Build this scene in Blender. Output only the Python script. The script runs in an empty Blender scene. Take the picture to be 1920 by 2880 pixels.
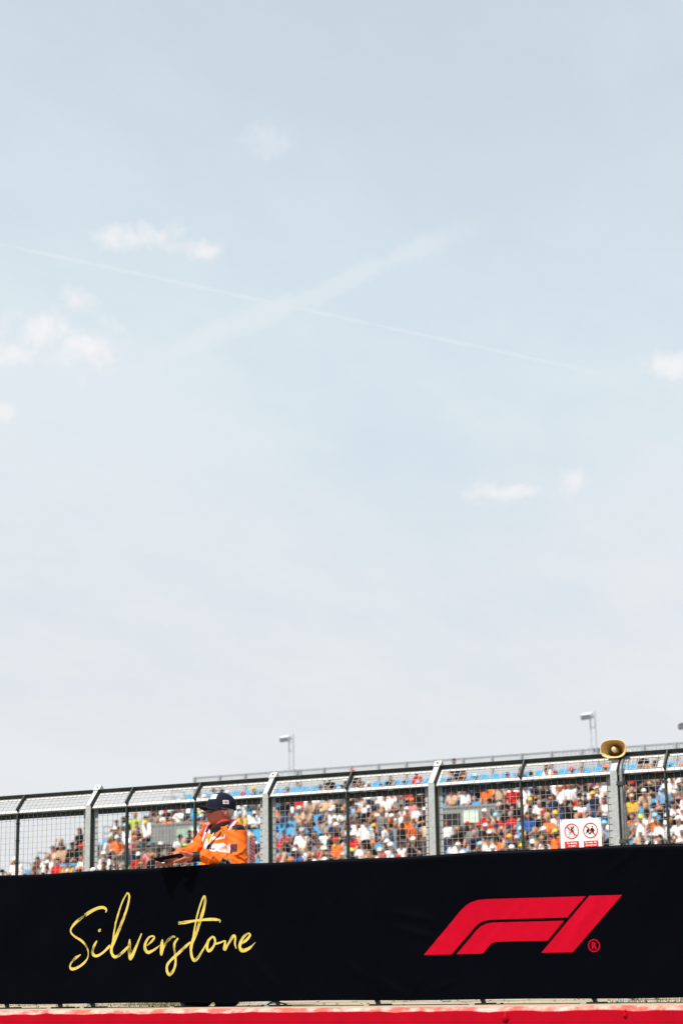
import bpy, bmesh, math, random
import numpy as np
from mathutils import Vector, Matrix

random.seed(7)
rng = np.random.default_rng(11)
scene = bpy.context.scene
col = scene.collection

# ------------------------------------------------------------------ camera
cam_data = bpy.data.cameras.new('camera')
cam = bpy.data.objects.new('camera', cam_data)
col.objects.link(cam)
scene.camera = cam
CAM_Z = 0.17
YAW, PITCH, ROLL = math.radians(27.2), math.atan(1325 / 5300), math.radians(-0.85)
_F = Vector((-math.sin(YAW) * math.cos(PITCH), math.cos(YAW) * math.cos(PITCH), math.sin(PITCH)))
_R = Vector((math.cos(YAW), math.sin(YAW), 0))
_U = _R.cross(_F)
_R2 = _R * math.cos(ROLL) + _U * math.sin(ROLL)
_U2 = _U * math.cos(ROLL) - _R * math.sin(ROLL)
_m = Matrix((_R2, _U2, -_F)).transposed().to_4x4()
_m.translation = Vector((0, 0, CAM_Z))
cam.matrix_world = _m
cam_data.sensor_fit = 'VERTICAL'
cam_data.sensor_height = 36.0
cam_data.lens = 36.0 * 5300 / 2880
cam_data.clip_end = 6000
cam_data.dof.use_dof = True
cam_data.dof.focus_distance = 14.1
cam_data.dof.aperture_fstop = 2.9
scene.render.resolution_x, scene.render.resolution_y = 682, 1024

# ------------------------------------------------------------------ world, sun, exposure
SUN_DIR = Vector((-0.14, -0.50, 0.86)).normalized()
world = bpy.data.worlds.new('World')
scene.world = world
world.use_nodes = True
wn = world.node_tree
wn.nodes.clear()


class NT:
    """tiny node helper"""
    def __init__(self, tree):
        self.t = tree

    def n(self, kind, **kw):
        nd = self.t.nodes.new(kind)
        for k, v in kw.items():
            setattr(nd, k, v)
        return nd

    def link(self, a, b):
        self.t.links.new(a, b)

    def put(self, sock, v):
        if hasattr(v, 'is_linked') or isinstance(v, bpy.types.NodeSocket):
            self.link(v, sock)
        else:
            sock.default_value = v

    def math(self, op, a, b=0.0, clamp=False):
        nd = self.n('ShaderNodeMath', operation=op, use_clamp=clamp)
        self.put(nd.inputs[0], a)
        self.put(nd.inputs[1], b)
        return nd.outputs[0]

    def vmath(self, op, a, b=None):
        nd = self.n('ShaderNodeVectorMath', operation=op)
        self.put(nd.inputs[0], a)
        if b is not None:
            self.put(nd.inputs[1], b)
        return nd.outputs['Value'] if op in ('DOT_PRODUCT', 'LENGTH') else nd.outputs[0]

    def step(self, v, a, b, lo=0.0, hi=1.0):
        nd = self.n('ShaderNodeMapRange', interpolation_type='SMOOTHSTEP')
        self.put(nd.inputs[0], v)
        nd.inputs[1].default_value, nd.inputs[2].default_value = a, b
        nd.inputs[3].default_value, nd.inputs[4].default_value = lo, hi
        return nd.outputs[0]

    def mix(self, f, a, b, kind='MIX'):
        nd = self.n('ShaderNodeMix', data_type='RGBA', blend_type=kind)
        self.put(nd.inputs[0], f)
        self.put(nd.inputs[6], a)
        self.put(nd.inputs[7], b)
        return nd.outputs[2]

    def noise(self, vec, scale, detail=4.0, rough=0.55):
        nd = self.n('ShaderNodeTexNoise')
        if vec is not None:
            self.put(nd.inputs['Vector'], vec)
        nd.inputs['Scale'].default_value = scale
        nd.inputs['Detail'].default_value = detail
        nd.inputs['Roughness'].default_value = rough
        return nd.outputs[0]


w = NT(wn)
sky = w.n('ShaderNodeTexSky', sky_type='NISHITA')
sky.sun_disc = False
sky.sun_elevation = math.asin(SUN_DIR.z)
sky.sun_rotation = math.atan2(SUN_DIR.x, SUN_DIR.y)
sky.air_density, sky.dust_density, sky.ozone_density = 1.0, 1.6, 1.0
dirv = w.vmath('NORMALIZE', w.n('ShaderNodeTexCoord').outputs['Generated'])
sep = w.n('ShaderNodeSeparateXYZ')
w.link(dirv, sep.inputs[0])
dz = sep.outputs[2]
HAZE_LOW = (6.38, 6.56, 6.78, 1)
HAZE_UP = (5.65, 6.48, 6.95, 1)
CLOUD = (7.35, 7.25, 7.35, 1)
# veil of thin high cloud: streaks on a flat layer overhead
den = w.math('ADD', w.math('MAXIMUM', dz, 0.0), 0.12)
flat = w.n('ShaderNodeCombineXYZ')
w.put(flat.inputs[0], w.math('DIVIDE', sep.outputs[0], den))
w.put(flat.inputs[1], w.math('MULTIPLY', w.math('DIVIDE', sep.outputs[1], den), 0.55))
veil = w.step(w.noise(flat.outputs[0], 1.7, 6.0, 0.62), 0.34, 0.68)
haze_low = w.step(dz, 0.07, 0.37, 1.0, 0.0)
f_haze = w.math('ADD', w.step(dz, 0.25, 1.0, 0.93, 0.30), w.math('MULTIPLY', w.math('SUBTRACT', veil, 0.5), 0.13), clamp=True)
haze_c = w.mix(w.math('ADD', haze_low, w.math('MULTIPLY', veil, 0.28), clamp=True), HAZE_UP, HAZE_LOW)
sky_c = w.mix(f_haze, sky.outputs[0], haze_c)
# small cumulus scraps and two vapour trails, placed by direction
puff = w.noise(dirv, 70.0, 8.0, 0.66)
CL = [((-0.5148, 0.7689, 0.3791), .019, .0065, .9), ((-0.4848, 0.7908, 0.3736), .0085, .006, .9),
      ((-0.497, 0.783, 0.3752), .013, .0035, .45),
      ((-0.5454, 0.7623, 0.3484), .009, .0062, .75), ((-0.5639, 0.7556, 0.3333), .0155, .0095, .95),
      ((-0.5439, 0.7738, 0.3246), .0155, .0115, 1.0), ((-0.5765, 0.7516, 0.3206), .012, .0055, .85),
      ((-0.554, 0.767, 0.3185), .018, .005, .5),
      ((-0.2712, 0.9112, 0.3102), .0155, .0072, .95), ((-0.3638, 0.8973, 0.2499), .0150, .0052, .85),
      ((-0.3297, 0.909, 0.2549), .0075, .0062, .75), ((-0.5859, 0.7563, 0.291), .0065, .0055, .7),
      ((-0.4475, 0.786, 0.4267), .013, .010, .3),
      ((0.31, 0.86, 0.38), .02, .009, .9), ((0.05, 0.93, 0.34), .017, .008, .8), ((-0.80, 0.50, 0.33), .02, .01, .9)]
acc = None
for c, rx, ry, amp in CL:
    cv = Vector(c).normalized()
    rt = cv.cross(Vector((0, 0, 1))).normalized()
    up = rt.cross(cv)
    off = w.vmath('SUBTRACT', dirv, tuple(cv))
    cmb = w.n('ShaderNodeCombineXYZ')
    w.put(cmb.inputs[0], w.vmath('DOT_PRODUCT', off, tuple(rt / rx)))
    w.put(cmb.inputs[1], w.vmath('DOT_PRODUCT', off, tuple(up / ry)))
    front = w.vmath('DOT_PRODUCT', off, tuple(cv * 12.0))
    w.put(cmb.inputs[2], front)
    r = w.vmath('LENGTH', cmb.outputs[0])
    r = w.math('ADD', r, w.math('MULTIPLY', w.math('SUBTRACT', puff, 0.5), 4.0))
    f = w.math('MULTIPLY', w.step(r, 1.5, 0.0), amp)
    acc = f if acc is None else w.math('MAXIMUM', acc, f)
for nrm, mid, half, wid, amp in (((-0.35119, 0.19339, -0.91611), (-0.4533, 0.821, 0.3471), .21, .0012, .30),
                                 ((0.17972, 0.46585, -0.86642), (-0.4387, 0.8263, 0.3533), .11, .0085, .26)):
    d = w.math('ABSOLUTE', w.vmath('DOT_PRODUCT', dirv, nrm))
    d = w.math('ADD', d, w.math('MULTIPLY', w.math('SUBTRACT', puff, 0.5), wid * 2.2))
    along = w.vmath('LENGTH', w.vmath('SUBTRACT', dirv, mid))
    f = w.math('MULTIPLY', w.step(d, wid, wid * 0.1), w.step(along, half, half * 0.55))
    acc = w.math('MAXIMUM', acc, w.math('MULTIPLY', f, amp))
sky_c = w.mix(w.math('MULTIPLY', acc, 0.80), sky_c, CLOUD)
bg = w.n('ShaderNodeBackground')
bg.inputs['Strength'].default_value = 0.10
w.link(sky_c, bg.inputs[0])
wo = w.n('ShaderNodeOutputWorld')
w.link(bg.outputs[0], wo.inputs[0])

sun_data = bpy.data.lights.new('sun', 'SUN')
sun_data.energy = 5.0
sun_data.angle = math.radians(0.53)
sun_data.color = (1.0, 0.955, 0.89)
sun = bpy.data.objects.new('sun', sun_data)
col.objects.link(sun)
sun.rotation_euler = SUN_DIR.to_track_quat('Z', 'Y').to_euler()
sun.location = (-5, -10, 30)

scene.view_settings.view_transform = 'Standard'
scene.view_settings.look = 'None'
scene.view_settings.exposure = 0.35
scene.view_settings.gamma = 1.0
scene.render.engine = 'CYCLES'

# ------------------------------------------------------------------ helpers


def lin(r, g, b):
    def f(c):
        c /= 255.0
        return c / 12.92 if c <= 0.04045 else ((c + 0.055) / 1.055) ** 2.4
    return (f(r), f(g), f(b))


MATS = {}


def mat(name, base, rough=0.6, metal=0.0, spec=0.5, var=0.0, vscale=6.0, bump=0.0, bscale=60.0, kind=None, alt=None):
    """procedural Principled material; var = tone variation, alt = second colour mixed by noise"""
    if name in MATS:
        return MATS[name]
    m = bpy.data.materials.new(name)
    m.use_nodes = True
    t = NT(m.node_tree)
    b = m.node_tree.nodes['Principled BSDF']
    b.inputs['Roughness'].default_value = rough
    b.inputs['Metallic'].default_value = metal
    b.inputs['Specular IOR Level'].default_value = spec
    tc = t.n('ShaderNodeTexCoord').outputs['Object']
    if kind == 'object':
        c = t.n('ShaderNodeObjectInfo').outputs['Color']
    elif kind == 'attr':
        nd = t.n('ShaderNodeAttribute')
        nd.attribute_name = 'Col'
        c = nd.outputs['Color']
    elif kind == 'ramp':
        nd = t.n('ShaderNodeValToRGB')
        t.link(t.n('ShaderNodeObjectInfo').outputs['Random'], nd.inputs[0])
        nd.color_ramp.interpolation = 'CONSTANT'
        els = nd.color_ramp.elements
        while len(els) < len(base):
            els.new(0.5)
        for k, (e, bc) in enumerate(zip(els, base)):
            e.position = k / len(base)
            e.color = (*bc, 1)
        c = nd.outputs[0]
    else:
        c = (*base, 1)
    if alt is not None:
        f = t.step(t.noise(tc, vscale, 6.0, 0.62), 0.42, 0.62)
        c = t.mix(f, c, (*alt, 1))
    if var > 0:
        f = t.noise(tc, vscale * 1.7, 5.0, 0.6)
        nd = t.n('ShaderNodeMapRange')
        t.link(f, nd.inputs[0])
        nd.inputs[1].default_value, nd.inputs[2].default_value = 0.3, 0.7
        nd.inputs[3].default_value, nd.inputs[4].default_value = 1 - var, 1 + var
        cmb = t.n('ShaderNodeCombineColor')
        for k in range(3):
            t.link(nd.outputs[0], cmb.inputs[k])
        c = t.mix(1.0, c, cmb.outputs[0], 'MULTIPLY')
    if isinstance(c, tuple):
        b.inputs['Base Color'].default_value = c
    else:
        t.link(c, b.inputs['Base Color'])
    if bump > 0:
        bn = t.n('ShaderNodeBump')
        bn.inputs['Strength'].default_value = bump
        bn.inputs['Distance'].default_value = 0.01
        t.link(t.noise(tc, bscale, 5.0, 0.6), bn.inputs['Height'])
        t.link(bn.outputs[0], b.inputs['Normal'])
    MATS[name] = m
    return m


def tag(o, label=None, cat=None, group=None, kind=None):
    if label:
        o['label'] = label
    if cat:
        o['category'] = cat
    if group:
        o['group'] = group
    if kind:
        o['kind'] = kind
    return o


def thing(name, loc, label, cat, rz=0.0, group=None):
    o = bpy.data.objects.new(name, None)
    col.objects.link(o)
    o.empty_display_size = 0.1
    o.location = loc
    o.rotation_euler = (0, 0, rz)
    return tag(o, label, cat, group)


def link(name, me, parent=None, materials=()):
    o = bpy.data.objects.new(name, me)
    col.objects.link(o)
    for m in materials:
        me.materials.append(m)
    if parent is not None:
        o.parent = parent
    return o


class MB:
    """collects verts and faces for one mesh object"""
    def __init__(self):
        self.v, self.f, self.mi = [], [], []

    def add(self, vs, fs, mi=0):
        k = len(self.v)
        self.v += [tuple(p) for p in vs]
        self.f += [tuple(k + i for i in f) for f in fs]
        self.mi += [mi] * len(fs)
        return self

    def box(self, x0, x1, y0, y1, z0, z1, mi=0):
        vs = [(x, y, z) for z in (z0, z1) for y in (y0, y1) for x in (x0, x1)]
        return self.add(vs, [(0, 2, 3, 1), (4, 5, 7, 6), (0, 1, 5, 4), (2, 6, 7, 3), (0, 4, 6, 2), (1, 3, 7, 5)], mi)

    def obox(self, c, ax, ay, az, mi=0):
        """oriented box: centre and three half-axis vectors"""
        c, ax, ay, az = Vector(c), Vector(ax), Vector(ay), Vector(az)
        vs = [c + ax * sx + ay * sy + az * sz for sz in (-1, 1) for sy in (-1, 1) for sx in (-1, 1)]
        return self.add(vs, [(0, 2, 3, 1), (4, 5, 7, 6), (0, 1, 5, 4), (2, 6, 7, 3), (0, 4, 6, 2), (1, 3, 7, 5)], mi)

    def tube(self, pts, r, n=8, mi=0, caps=True):
        pts = [Vector(p) for p in pts]
        rs = r if isinstance(r, (list, tuple)) else [r] * len(pts)
        ref = None
        rings = []
        for i, p in enumerate(pts):
            d = (pts[min(i + 1, len(pts) - 1)] - pts[max(i - 1, 0)]).normalized()
            if ref is None:
                ref = d.orthogonal().normalized()
            a = (ref - d * ref.dot(d)).normalized()
            ref = a
            b = d.cross(a)
            rings.append([p + (a * math.cos(2 * math.pi * k / n) + b * math.sin(2 * math.pi * k / n)) * rs[i] for k in range(n)])
        vs = [q for ring in rings for q in ring]
        fs = []
        for i in range(len(pts) - 1):
            for k in range(n):
                k2 = (k + 1) % n
                fs.append((i * n + k, i * n + k2, (i + 1) * n + k2, (i + 1) * n + k))
        if caps:
            fs.append(tuple(reversed(range(n))))
            fs.append(tuple((len(pts) - 1) * n + k for k in range(n)))
        return self.add(vs, fs, mi)

    def build(self, name, materials, parent=None, smooth=False):
        me = bpy.data.meshes.new(name)
        me.from_pydata(self.v, [], self.f)
        if not isinstance(materials, (list, tuple)):
            materials = [materials]
        o = link(name, me, parent, materials)
        if any(self.mi):
            me.polygons.foreach_set('material_index', self.mi)
        if smooth:
            me.polygons.foreach_set('use_smooth', [True] * len(me.polygons))
        me.update()
        return o


def bevel(o, wdt=0.004, seg=2):
    bm = bmesh.new()
    bm.from_mesh(o.data)
    bmesh.ops.bevel(bm, geom=bm.edges[:], offset=wdt, segments=seg, affect='EDGES', clamp_overlap=True)
    bm.to_mesh(o.data)
    bm.free()
    return o


# ---- implicit bodies: smooth union of tapered capsules, meshed with surface nets


class Field:
    def __init__(self, lo, hi, h):
        self.h = h
        self.lo = np.array(lo, np.float32)
        n = np.ceil((np.array(hi) - np.array(lo)) / h).astype(int) + 1
        self.ax = [self.lo[k] + h * np.arange(n[k], dtype=np.float32) for k in range(3)]
        self.F = np.full(n, 1.0, np.float32)
        self.D = np.full(n, 1.0, np.float32)
        self.T = np.zeros(n, np.int8)

    def _win(self, lo, hi):
        s = []
        for k in range(3):
            a = max(0, int((lo[k] - self.lo[k]) / self.h))
            b = min(len(self.ax[k]), int((hi[k] - self.lo[k]) / self.h) + 2)
            s.append(slice(a, max(b, a + 1)))
        g = np.meshgrid(self.ax[0][s[0]], self.ax[1][s[1]], self.ax[2][s[2]], indexing='ij')
        return tuple(s), g

    def _merge(self, s, d, k, t):
        F = self.F[s]
        if k > 0:
            hh = np.clip(0.5 + 0.5 * (F - d) / k, 0, 1)
            self.F[s] = F * (1 - hh) + d * hh - k * hh * (1 - hh)
        else:
            self.F[s] = np.minimum(F, d)
        D = self.D[s]
        near = d < D
        self.D[s] = np.where(near, d, D)
        self.T[s] = np.where(near, t, self.T[s])

    def cap(self, a, b, r1, r2=None, t=0, k=0.02, sq=(1, 1, 1)):
        r2 = r1 if r2 is None else r2
        a, b, sq = np.array(a, np.float32), np.array(b, np.float32), np.array(sq, np.float32)
        m = max(r1, r2) / sq.min() + 3 * k + 3 * self.h
        s, g = self._win(np.minimum(a, b) - m, np.maximum(a, b) + m)
        ab = (b - a) * sq
        px, py, pz = [(g[i] - a[i]) * sq[i] for i in range(3)]
        tt = np.clip((px * ab[0] + py * ab[1] + pz * ab[2]) / max(float(ab @ ab), 1e-9), 0, 1)
        d = np.sqrt((px - ab[0] * tt) ** 2 + (py - ab[1] * tt) ** 2 + (pz - ab[2] * tt) ** 2) - (r1 + (r2 - r1) * tt)
        self._merge(s, d / sq.max(), k, t)
        return self

    def ell(self, c, r, t=0, k=0.02, rz=0.0):
        c, r = np.array(c, np.float32), np.array(r, np.float32)
        m = r.max() + 3 * k + 3 * self.h
        s, g = self._win(c - m, c + m)
        x, y, z = g[0] - c[0], g[1] - c[1], g[2] - c[2]
        cs, sn = math.cos(rz), math.sin(rz)
        x, y = x * cs + y * sn, -x * sn + y * cs
        q = np.sqrt((x / r[0]) ** 2 + (y / r[1]) ** 2 + (z / r[2]) ** 2)
        q2 = np.sqrt((x / r[0] ** 2) ** 2 + (y / r[1] ** 2) ** 2 + (z / r[2] ** 2) ** 2)
        d = np.where(q2 > 1e-6, q * (q - 1) / np.maximum(q2, 1e-6), -r.min())
        self._merge(s, d.astype(np.float32), k, t)
        return self

    def carve(self, a, b, r, k=0.01):
        a, b = np.array(a, np.float32), np.array(b, np.float32)
        m = r + 3 * k + 3 * self.h
        s, g = self._win(np.minimum(a, b) - m, np.maximum(a, b) + m)
        ab = b - a
        px, py, pz = [g[i] - a[i] for i in range(3)]
        tt = np.clip((px * ab[0] + py * ab[1] + pz * ab[2]) / max(float(ab @ ab), 1e-9), 0, 1)
        d = r - np.sqrt((px - ab[0] * tt) ** 2 + (py - ab[1] * tt) ** 2 + (pz - ab[2] * tt) ** 2)
        F = self.F[s]
        hh = np.clip(0.5 - 0.5 * (F - d) / k, 0, 1)
        self.F[s] = F * (1 - hh) + d * hh + k * hh * (1 - hh)
        return self

    def mesh(self):
        """naive surface nets -> verts, quads, tag per vertex"""
        F, h = self.F, self.h
        n = np.array(F.shape)
        ins = F < 0
        c = [ins[i:n[0] - 1 + i, j:n[1] - 1 + j, k:n[2] - 1 + k] for i in (0, 1) for j in (0, 1) for k in (0, 1)]
        cnt = sum(q.astype(np.int8) for q in c)
        act = np.argwhere((cnt > 0) & (cnt < 8))
        idx = np.full(n - 1, -1, np.int64)
        idx[tuple(act.T)] = np.arange(len(act))
        pos = np.zeros((len(act), 3))
        num = np.zeros(len(act))
        cor = [np.array(q) for q in ((0, 0, 0), (0, 0, 1), (0, 1, 0), (0, 1, 1), (1, 0, 0), (1, 0, 1), (1, 1, 0), (1, 1, 1))]
        val = [F[tuple((act + q).T)] for q in cor]
        for a in range(8):
            for b in range(a + 1, 8):
                if np.abs(cor[a] - cor[b]).sum() != 1:
                    continue
                va, vb = val[a], val[b]
                x = (va < 0) != (vb < 0)
                t = np.where(x, va / np.where(x, va - vb, 1), 0)
                pos += np.where(x, 1, 0)[:, None] * (cor[a] + t[:, None] * (cor[b] - cor[a]))
                num += x
        pos = (act + pos / num[:, None]) * h + self.lo
        T = self.T[tuple(act.T)]
        quads = []
        for axis in range(3):
            o1, o2 = [(1, 2), (2, 0), (0, 1)][axis]
            sl0 = [slice(None)] * 3
            sl1 = [slice(None)] * 3
            sl0[axis], sl1[axis] = slice(0, -1), slice(1, None)
            A, B = ins[tuple(sl0)], ins[tuple(sl1)]
            e = np.argwhere(A != B)
            ok = (e[:, o1] > 0) & (e[:, o2] > 0) & (e[:, o1] < n[o1] - 1) & (e[:, o2] < n[o2] - 1)
            e = e[ok]
            flip = B[tuple(e.T)]
            d1 = np.zeros(3, int)
            d1[o1] = 1
            d2 = np.zeros(3, int)
            d2[o2] = 1
            q = np.stack([idx[tuple((e - d1 - d2).T)], idx[tuple((e - d2).T)], idx[tuple(e.T)], idx[tuple((e - d1).T)]], 1)
            q[flip] = q[flip][:, ::-1]
            quads.append(q)
        return pos, np.concatenate(quads), T


def np_mesh(name, pos, quads, colors=None, smooth=True):
    me = bpy.data.meshes.new(name)
    me.vertices.add(len(pos))
    me.vertices.foreach_set('co', np.asarray(pos, np.float32).ravel())
    me.loops.add(quads.size)
    me.loops.foreach_set('vertex_index', quads.astype(np.int32).ravel())
    me.polygons.add(len(quads))
    k = quads.shape[1]
    me.polygons.foreach_set('loop_start', np.arange(0, quads.size, k, dtype=np.int32))
    me.polygons.foreach_set('use_smooth', np.full(len(quads), smooth))
    if colors is not None:
        at = me.color_attributes.new('Col', 'FLOAT_COLOR', 'POINT')
        c4 = np.ones((len(pos), 4), np.float32)
        c4[:, :3] = colors
        at.data.foreach_set('color', c4.ravel())
    me.update(calc_edges=True)
    me.validate()
    return me


# ------------------------------------------------------------------ shared materials
M_GALV = mat('galvanised_steel', (0.41, 0.425, 0.41), 0.62, 0.15, 0.35, var=0.16, vscale=26, bump=0.05, bscale=220)
M_GALV2 = mat('zinc_sheet', (0.50, 0.49, 0.455), 0.6, 0.1, 0.3, var=0.12, vscale=14)
M_FRAME = mat('dark_frame_steel', (0.05, 0.062, 0.056), 0.65, 0.2, 0.3, var=0.25, vscale=18)
M_WIRE = mat('fence_wire', (0.40, 0.37, 0.32), 0.55, 0.3, 0.4, var=0.25, vscale=9)
M_BLACKM = mat('black_metal', (0.012, 0.013, 0.014), 0.5, 0.3, 0.4)
M_CONC = mat('stand_concrete', (0.10, 0.098, 0.092), 0.9, 0, 0.2, var=0.15, vscale=1.5)
M_OBJ = mat('dyed_cloth', (1, 1, 1), 0.85, 0, 0.2, kind='object', var=0.12, vscale=7)
M_SKIN = mat('spectator_skin', [lin(214, 160, 132), lin(198, 140, 112), lin(222, 170, 146), lin(176, 118, 90), lin(120, 78, 56), lin(205, 150, 125)], 0.6, 0, 0.3, kind='ramp')
M_TROU = mat('spectator_trousers', [lin(40, 44, 60), lin(25, 25, 28), lin(150, 135, 110), lin(60, 80, 110), lin(95, 95, 95), lin(30, 30, 34)], 0.85, 0, 0.2, kind='ramp')
M_SHOE = mat('spectator_shoes', (0.30, 0.29, 0.28), 0.7)
M_ATTR = mat('crowd_cloth', (1, 1, 1), 0.85, 0, 0.2, kind='attr')

# ------------------------------------------------------------------ ground, track, pit lane
YB, YF = 12.186, 13.838          # banner plane and fence plane (both run along X)
GZ = 0.014                        # terrace level behind the red wall


def sheet(name, x0, x1, y0, y1, z, m, label=None):
    o = MB().add([(x0, y0, z), (x1, y0, z), (x1, y1, z), (x0, y1, z)], [(0, 1, 2, 3)]).build(name, m)
    return tag(o, label, kind='structure')


M_GRASSG = mat('mown_grass', (0.055, 0.085, 0.025), 0.9, 0, 0.2, var=0.3, vscale=0.8, alt=(0.10, 0.11, 0.04))
M_TERR = mat('dusty_concrete', (0.40, 0.335, 0.24), 0.95, 0, 0.15, var=0.18, vscale=3, bump=0.3, bscale=90, alt=(0.33, 0.275, 0.19))
M_ASPH = mat('asphalt', (0.05, 0.05, 0.052), 0.9, 0, 0.2, var=0.2, vscale=3, bump=0.3, bscale=200)
sheet('ground', -3000, 3000, 16.4, 5000, -0.05, M_GRASSG)
sheet('terrace', -60, 60, 9.60, 16.4, GZ, M_TERR)
sheet('race_track', -1500, 1500, 20, 35, -0.046, M_ASPH)
sheet('pit_lane', -1500, 1500, -400, 9.56, -1.35, M_ASPH)

# ------------------------------------------------------------------ red wall
M_RED = mat('red_wall_paint', (0.42, 0.0012, 0.012), 0.5, 0, 0.08, var=0.10, vscale=3, bump=0.06, bscale=45)
M_REDTOP = mat('sunlit_red_paint', (0.60, 0.085, 0.065), 0.7, 0, 0.3, var=0.15, vscale=9, alt=(0.66, 0.33, 0.27), bump=0.3, bscale=50)  # paler pink puts the sun's highlight on the wall top into its colour
wall = thing('pit_wall', (-5, 9.5, -1.35), 'low red painted wall with top edge coloured as sunlit, in front of the black banner', 'wall')
xs = np.arange(-11.0, 7.01, 0.05)
jit = 0.0022 * np.interp(xs, xs[::3], rng.normal(size=len(xs[::3]))) + 0.0012 * rng.normal(size=len(xs))


def strip(profile_fn, xs):
    vs, fs = [], []
    k = None
    for i, x in enumerate(xs):
        pr = profile_fn(i, x)
        k = len(pr)
        vs += [(x, y, z) for y, z in pr]
        if i:
            for j in range(k - 1):
                a = (i - 1) * k + j
                fs.append((a, a + k, a + k + 1, a + 1))
    return MB().add(vs, fs)


o = strip(lambda i, x: [(0, 0.0), (0, 1.366 + jit[i] * 1.3)], xs).build('wall_face', M_RED, wall, True)
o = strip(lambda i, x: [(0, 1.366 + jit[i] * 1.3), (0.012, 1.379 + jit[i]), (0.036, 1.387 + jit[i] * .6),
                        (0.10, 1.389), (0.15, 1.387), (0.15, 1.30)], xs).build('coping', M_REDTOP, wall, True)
# two lumps of filler under thick paint on the wall face
for px, pz, s in ((-3.96 + 5, 1.335, 1.0), (-3.30 + 5, 1.348, 0.6)):
    f = Field((px - .05, -.03, pz - .06), (px + .05, .03, pz + .05), .006)
    f.ell((px, 0, pz - .01), (.020 * s, .010, .018 * s)).ell((px + .002, 0, pz + .016), (.010 * s, .007, .016 * s))
    p, q, _ = f.mesh()
    link('paint_drip', np_mesh('paint_drip', p, q), wall, [M_RED])

# ------------------------------------------------------------------ banner
BX0, BX1, BZ0, BZ1 = -11.6, -1.2, 0.049, 1.036
creases = []
for _ in range(46):
    creases.append((rng.uniform(BX0, BX1), rng.uniform(0.1, 0.95), math.radians(rng.choice([35, 40, -30, -55, 20, 62]) + rng.normal() * 8),
                    rng.uniform(.08, .3), rng.uniform(.008, .02), rng.uniform(.0008, .0028)))
creases += [(-5.02, .60, math.radians(47), .24, .017, .0034), (-5.02, .61, math.radians(47), .26, .035, -.002),
            (-5.9, .13, math.radians(-33), .22, .014, .006), (-6.1, .20, math.radians(-30), .3, .02, .005),
            (-5.55, .14, math.radians(18), .12, .012, .004), (-5.75, .13, math.radians(52), .08, .012, .004),
            (-7.05, .13, math.radians(-50), .12, .01, .006), (-6.9, .22, math.radians(-42), .2, .02, .004),
            (-4.2, .93, math.radians(35), .12, .012, .004), (-4.5, .55, math.radians(58), .2, .04, .004),
            (-5.75, .62, math.radians(-12), .16, .025, .004), (-5.72, .50, math.radians(-15), .2, .02, .004)]


creases[46:] = [(a_, b_, c_, d_, e_, f_ * 1.7) for a_, b_, c_, d_, e_, f_ in creases[46:]]


def drape(x, z):
    """how far the cloth stands proud of its plane"""
    x = np.asarray(x, float)
    z = np.asarray(z, float)
    v = 0.006 * np.sin(x * 1.9 + 1.0) * np.sin(z * 3.0) + 0.0035 * np.sin(x * 4.3 + z * 5.1) + 0.002 * np.sin(x * 9.7 - z * 7.3 + 2)
    for cx, cz, an, ln, wd, am in creases:
        u = (x - cx) * math.cos(an) + (z - cz) * math.sin(an)
        t = -(x - cx) * math.sin(an) + (z - cz) * math.cos(an)
        v = v + am * np.exp(-(u / ln) ** 2 - (t / wd) ** 2)
    return v


M_BAN = mat('black_banner_vinyl', (0.0008, 0.0012, 0.0028), 0.40, 0, 0.028, var=0.15, vscale=2.5, bump=0.05, bscale=25)
M_BRED = mat('banner_red_print', (0.42, 0.0010, 0.015), 0.5, 0, 0.06, var=0.06, vscale=14)
banner = thing('advertising_banner', (0, YB, 0), 'long black fabric banner with yellow script and red slanted logo on a low stand', 'banner')
bx = np.arange(BX0, BX1 + .001, 0.02)
zr = np.linspace(BZ0, BZ1 - .02, 50)
top_w = 0.004 * np.sin(bx * 2.3) + 0.003 * np.sin(bx * 5.9 + 1)
bot_w = 0.0025 * np.sin(bx * 3.9 + 2) + 0.002 * np.sin(bx * 1.7)
vs = []
K = len(zr)
for i, x in enumerate(bx):
    d = drape(x, zr)
    zz = zr + np.linspace(bot_w[i], top_w[i], K)
    pr = [(x, -d[j], zz[j]) for j in range(K)]
    zt = BZ1 + top_w[i]
    pr += [(x, -d[-1] + .006, zt - .008), (x, .016, zt - .001), (x, .032, zt - .001), (x, .044, zt - .010), (x, .048, zt - .03), (x, .048, BZ0 + .01)]
    vs += pr
k = len(pr)
fs = []
for i in range(len(bx) - 1):
    for j in range(k - 1):
        a = i * k + j
        fs.append((a, a + k, a + k + 1, a + 1))
fabric = MB().add(vs, fs).build('fabric', M_BAN, banner, True)
MB().box(BX0, BX1, .012, .036, BZ1 - .055, BZ1 - .03).build('top_rail', M_BLACKM, banner)
MB().box(BX0, BX1, .012, .036, BZ0 + .03, BZ0 + .055).build('bottom_rail', M_BLACKM, banner)
fx = [-4.46 - .8 * k for k in range(9)] + [-3.66, -2.86, -2.06, -8.76]
for x in fx:
    s = random.uniform(.9, 1.15)
    b = MB()
    b.add([(x - .030, .012, BZ0 + .05), (x + .012, .012, BZ0 + .05), (x + .012, .036, BZ0 + .05), (x - .030, .036, BZ0 + .05),
           (x + .004, .012, .026), (x + .030 * s, .012, .026), (x + .030 * s, .036, .026), (x + .004, .036, .026)],
          [(0, 3, 2, 1), (4, 5, 6, 7), (0, 1, 5, 4), (1, 2, 6, 5), (2, 3, 7, 6), (3, 0, 4, 7)])
    b.box(x - .02, x + .055 * s, -.05, .16, GZ + .001, .026)
    ft = b.build('foot', M_BLACKM, banner)
    MB().box(x - .065, x - .021, -.04, .10, GZ + .001, .020).build('foot_plate', M_GALV, ft)
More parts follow.
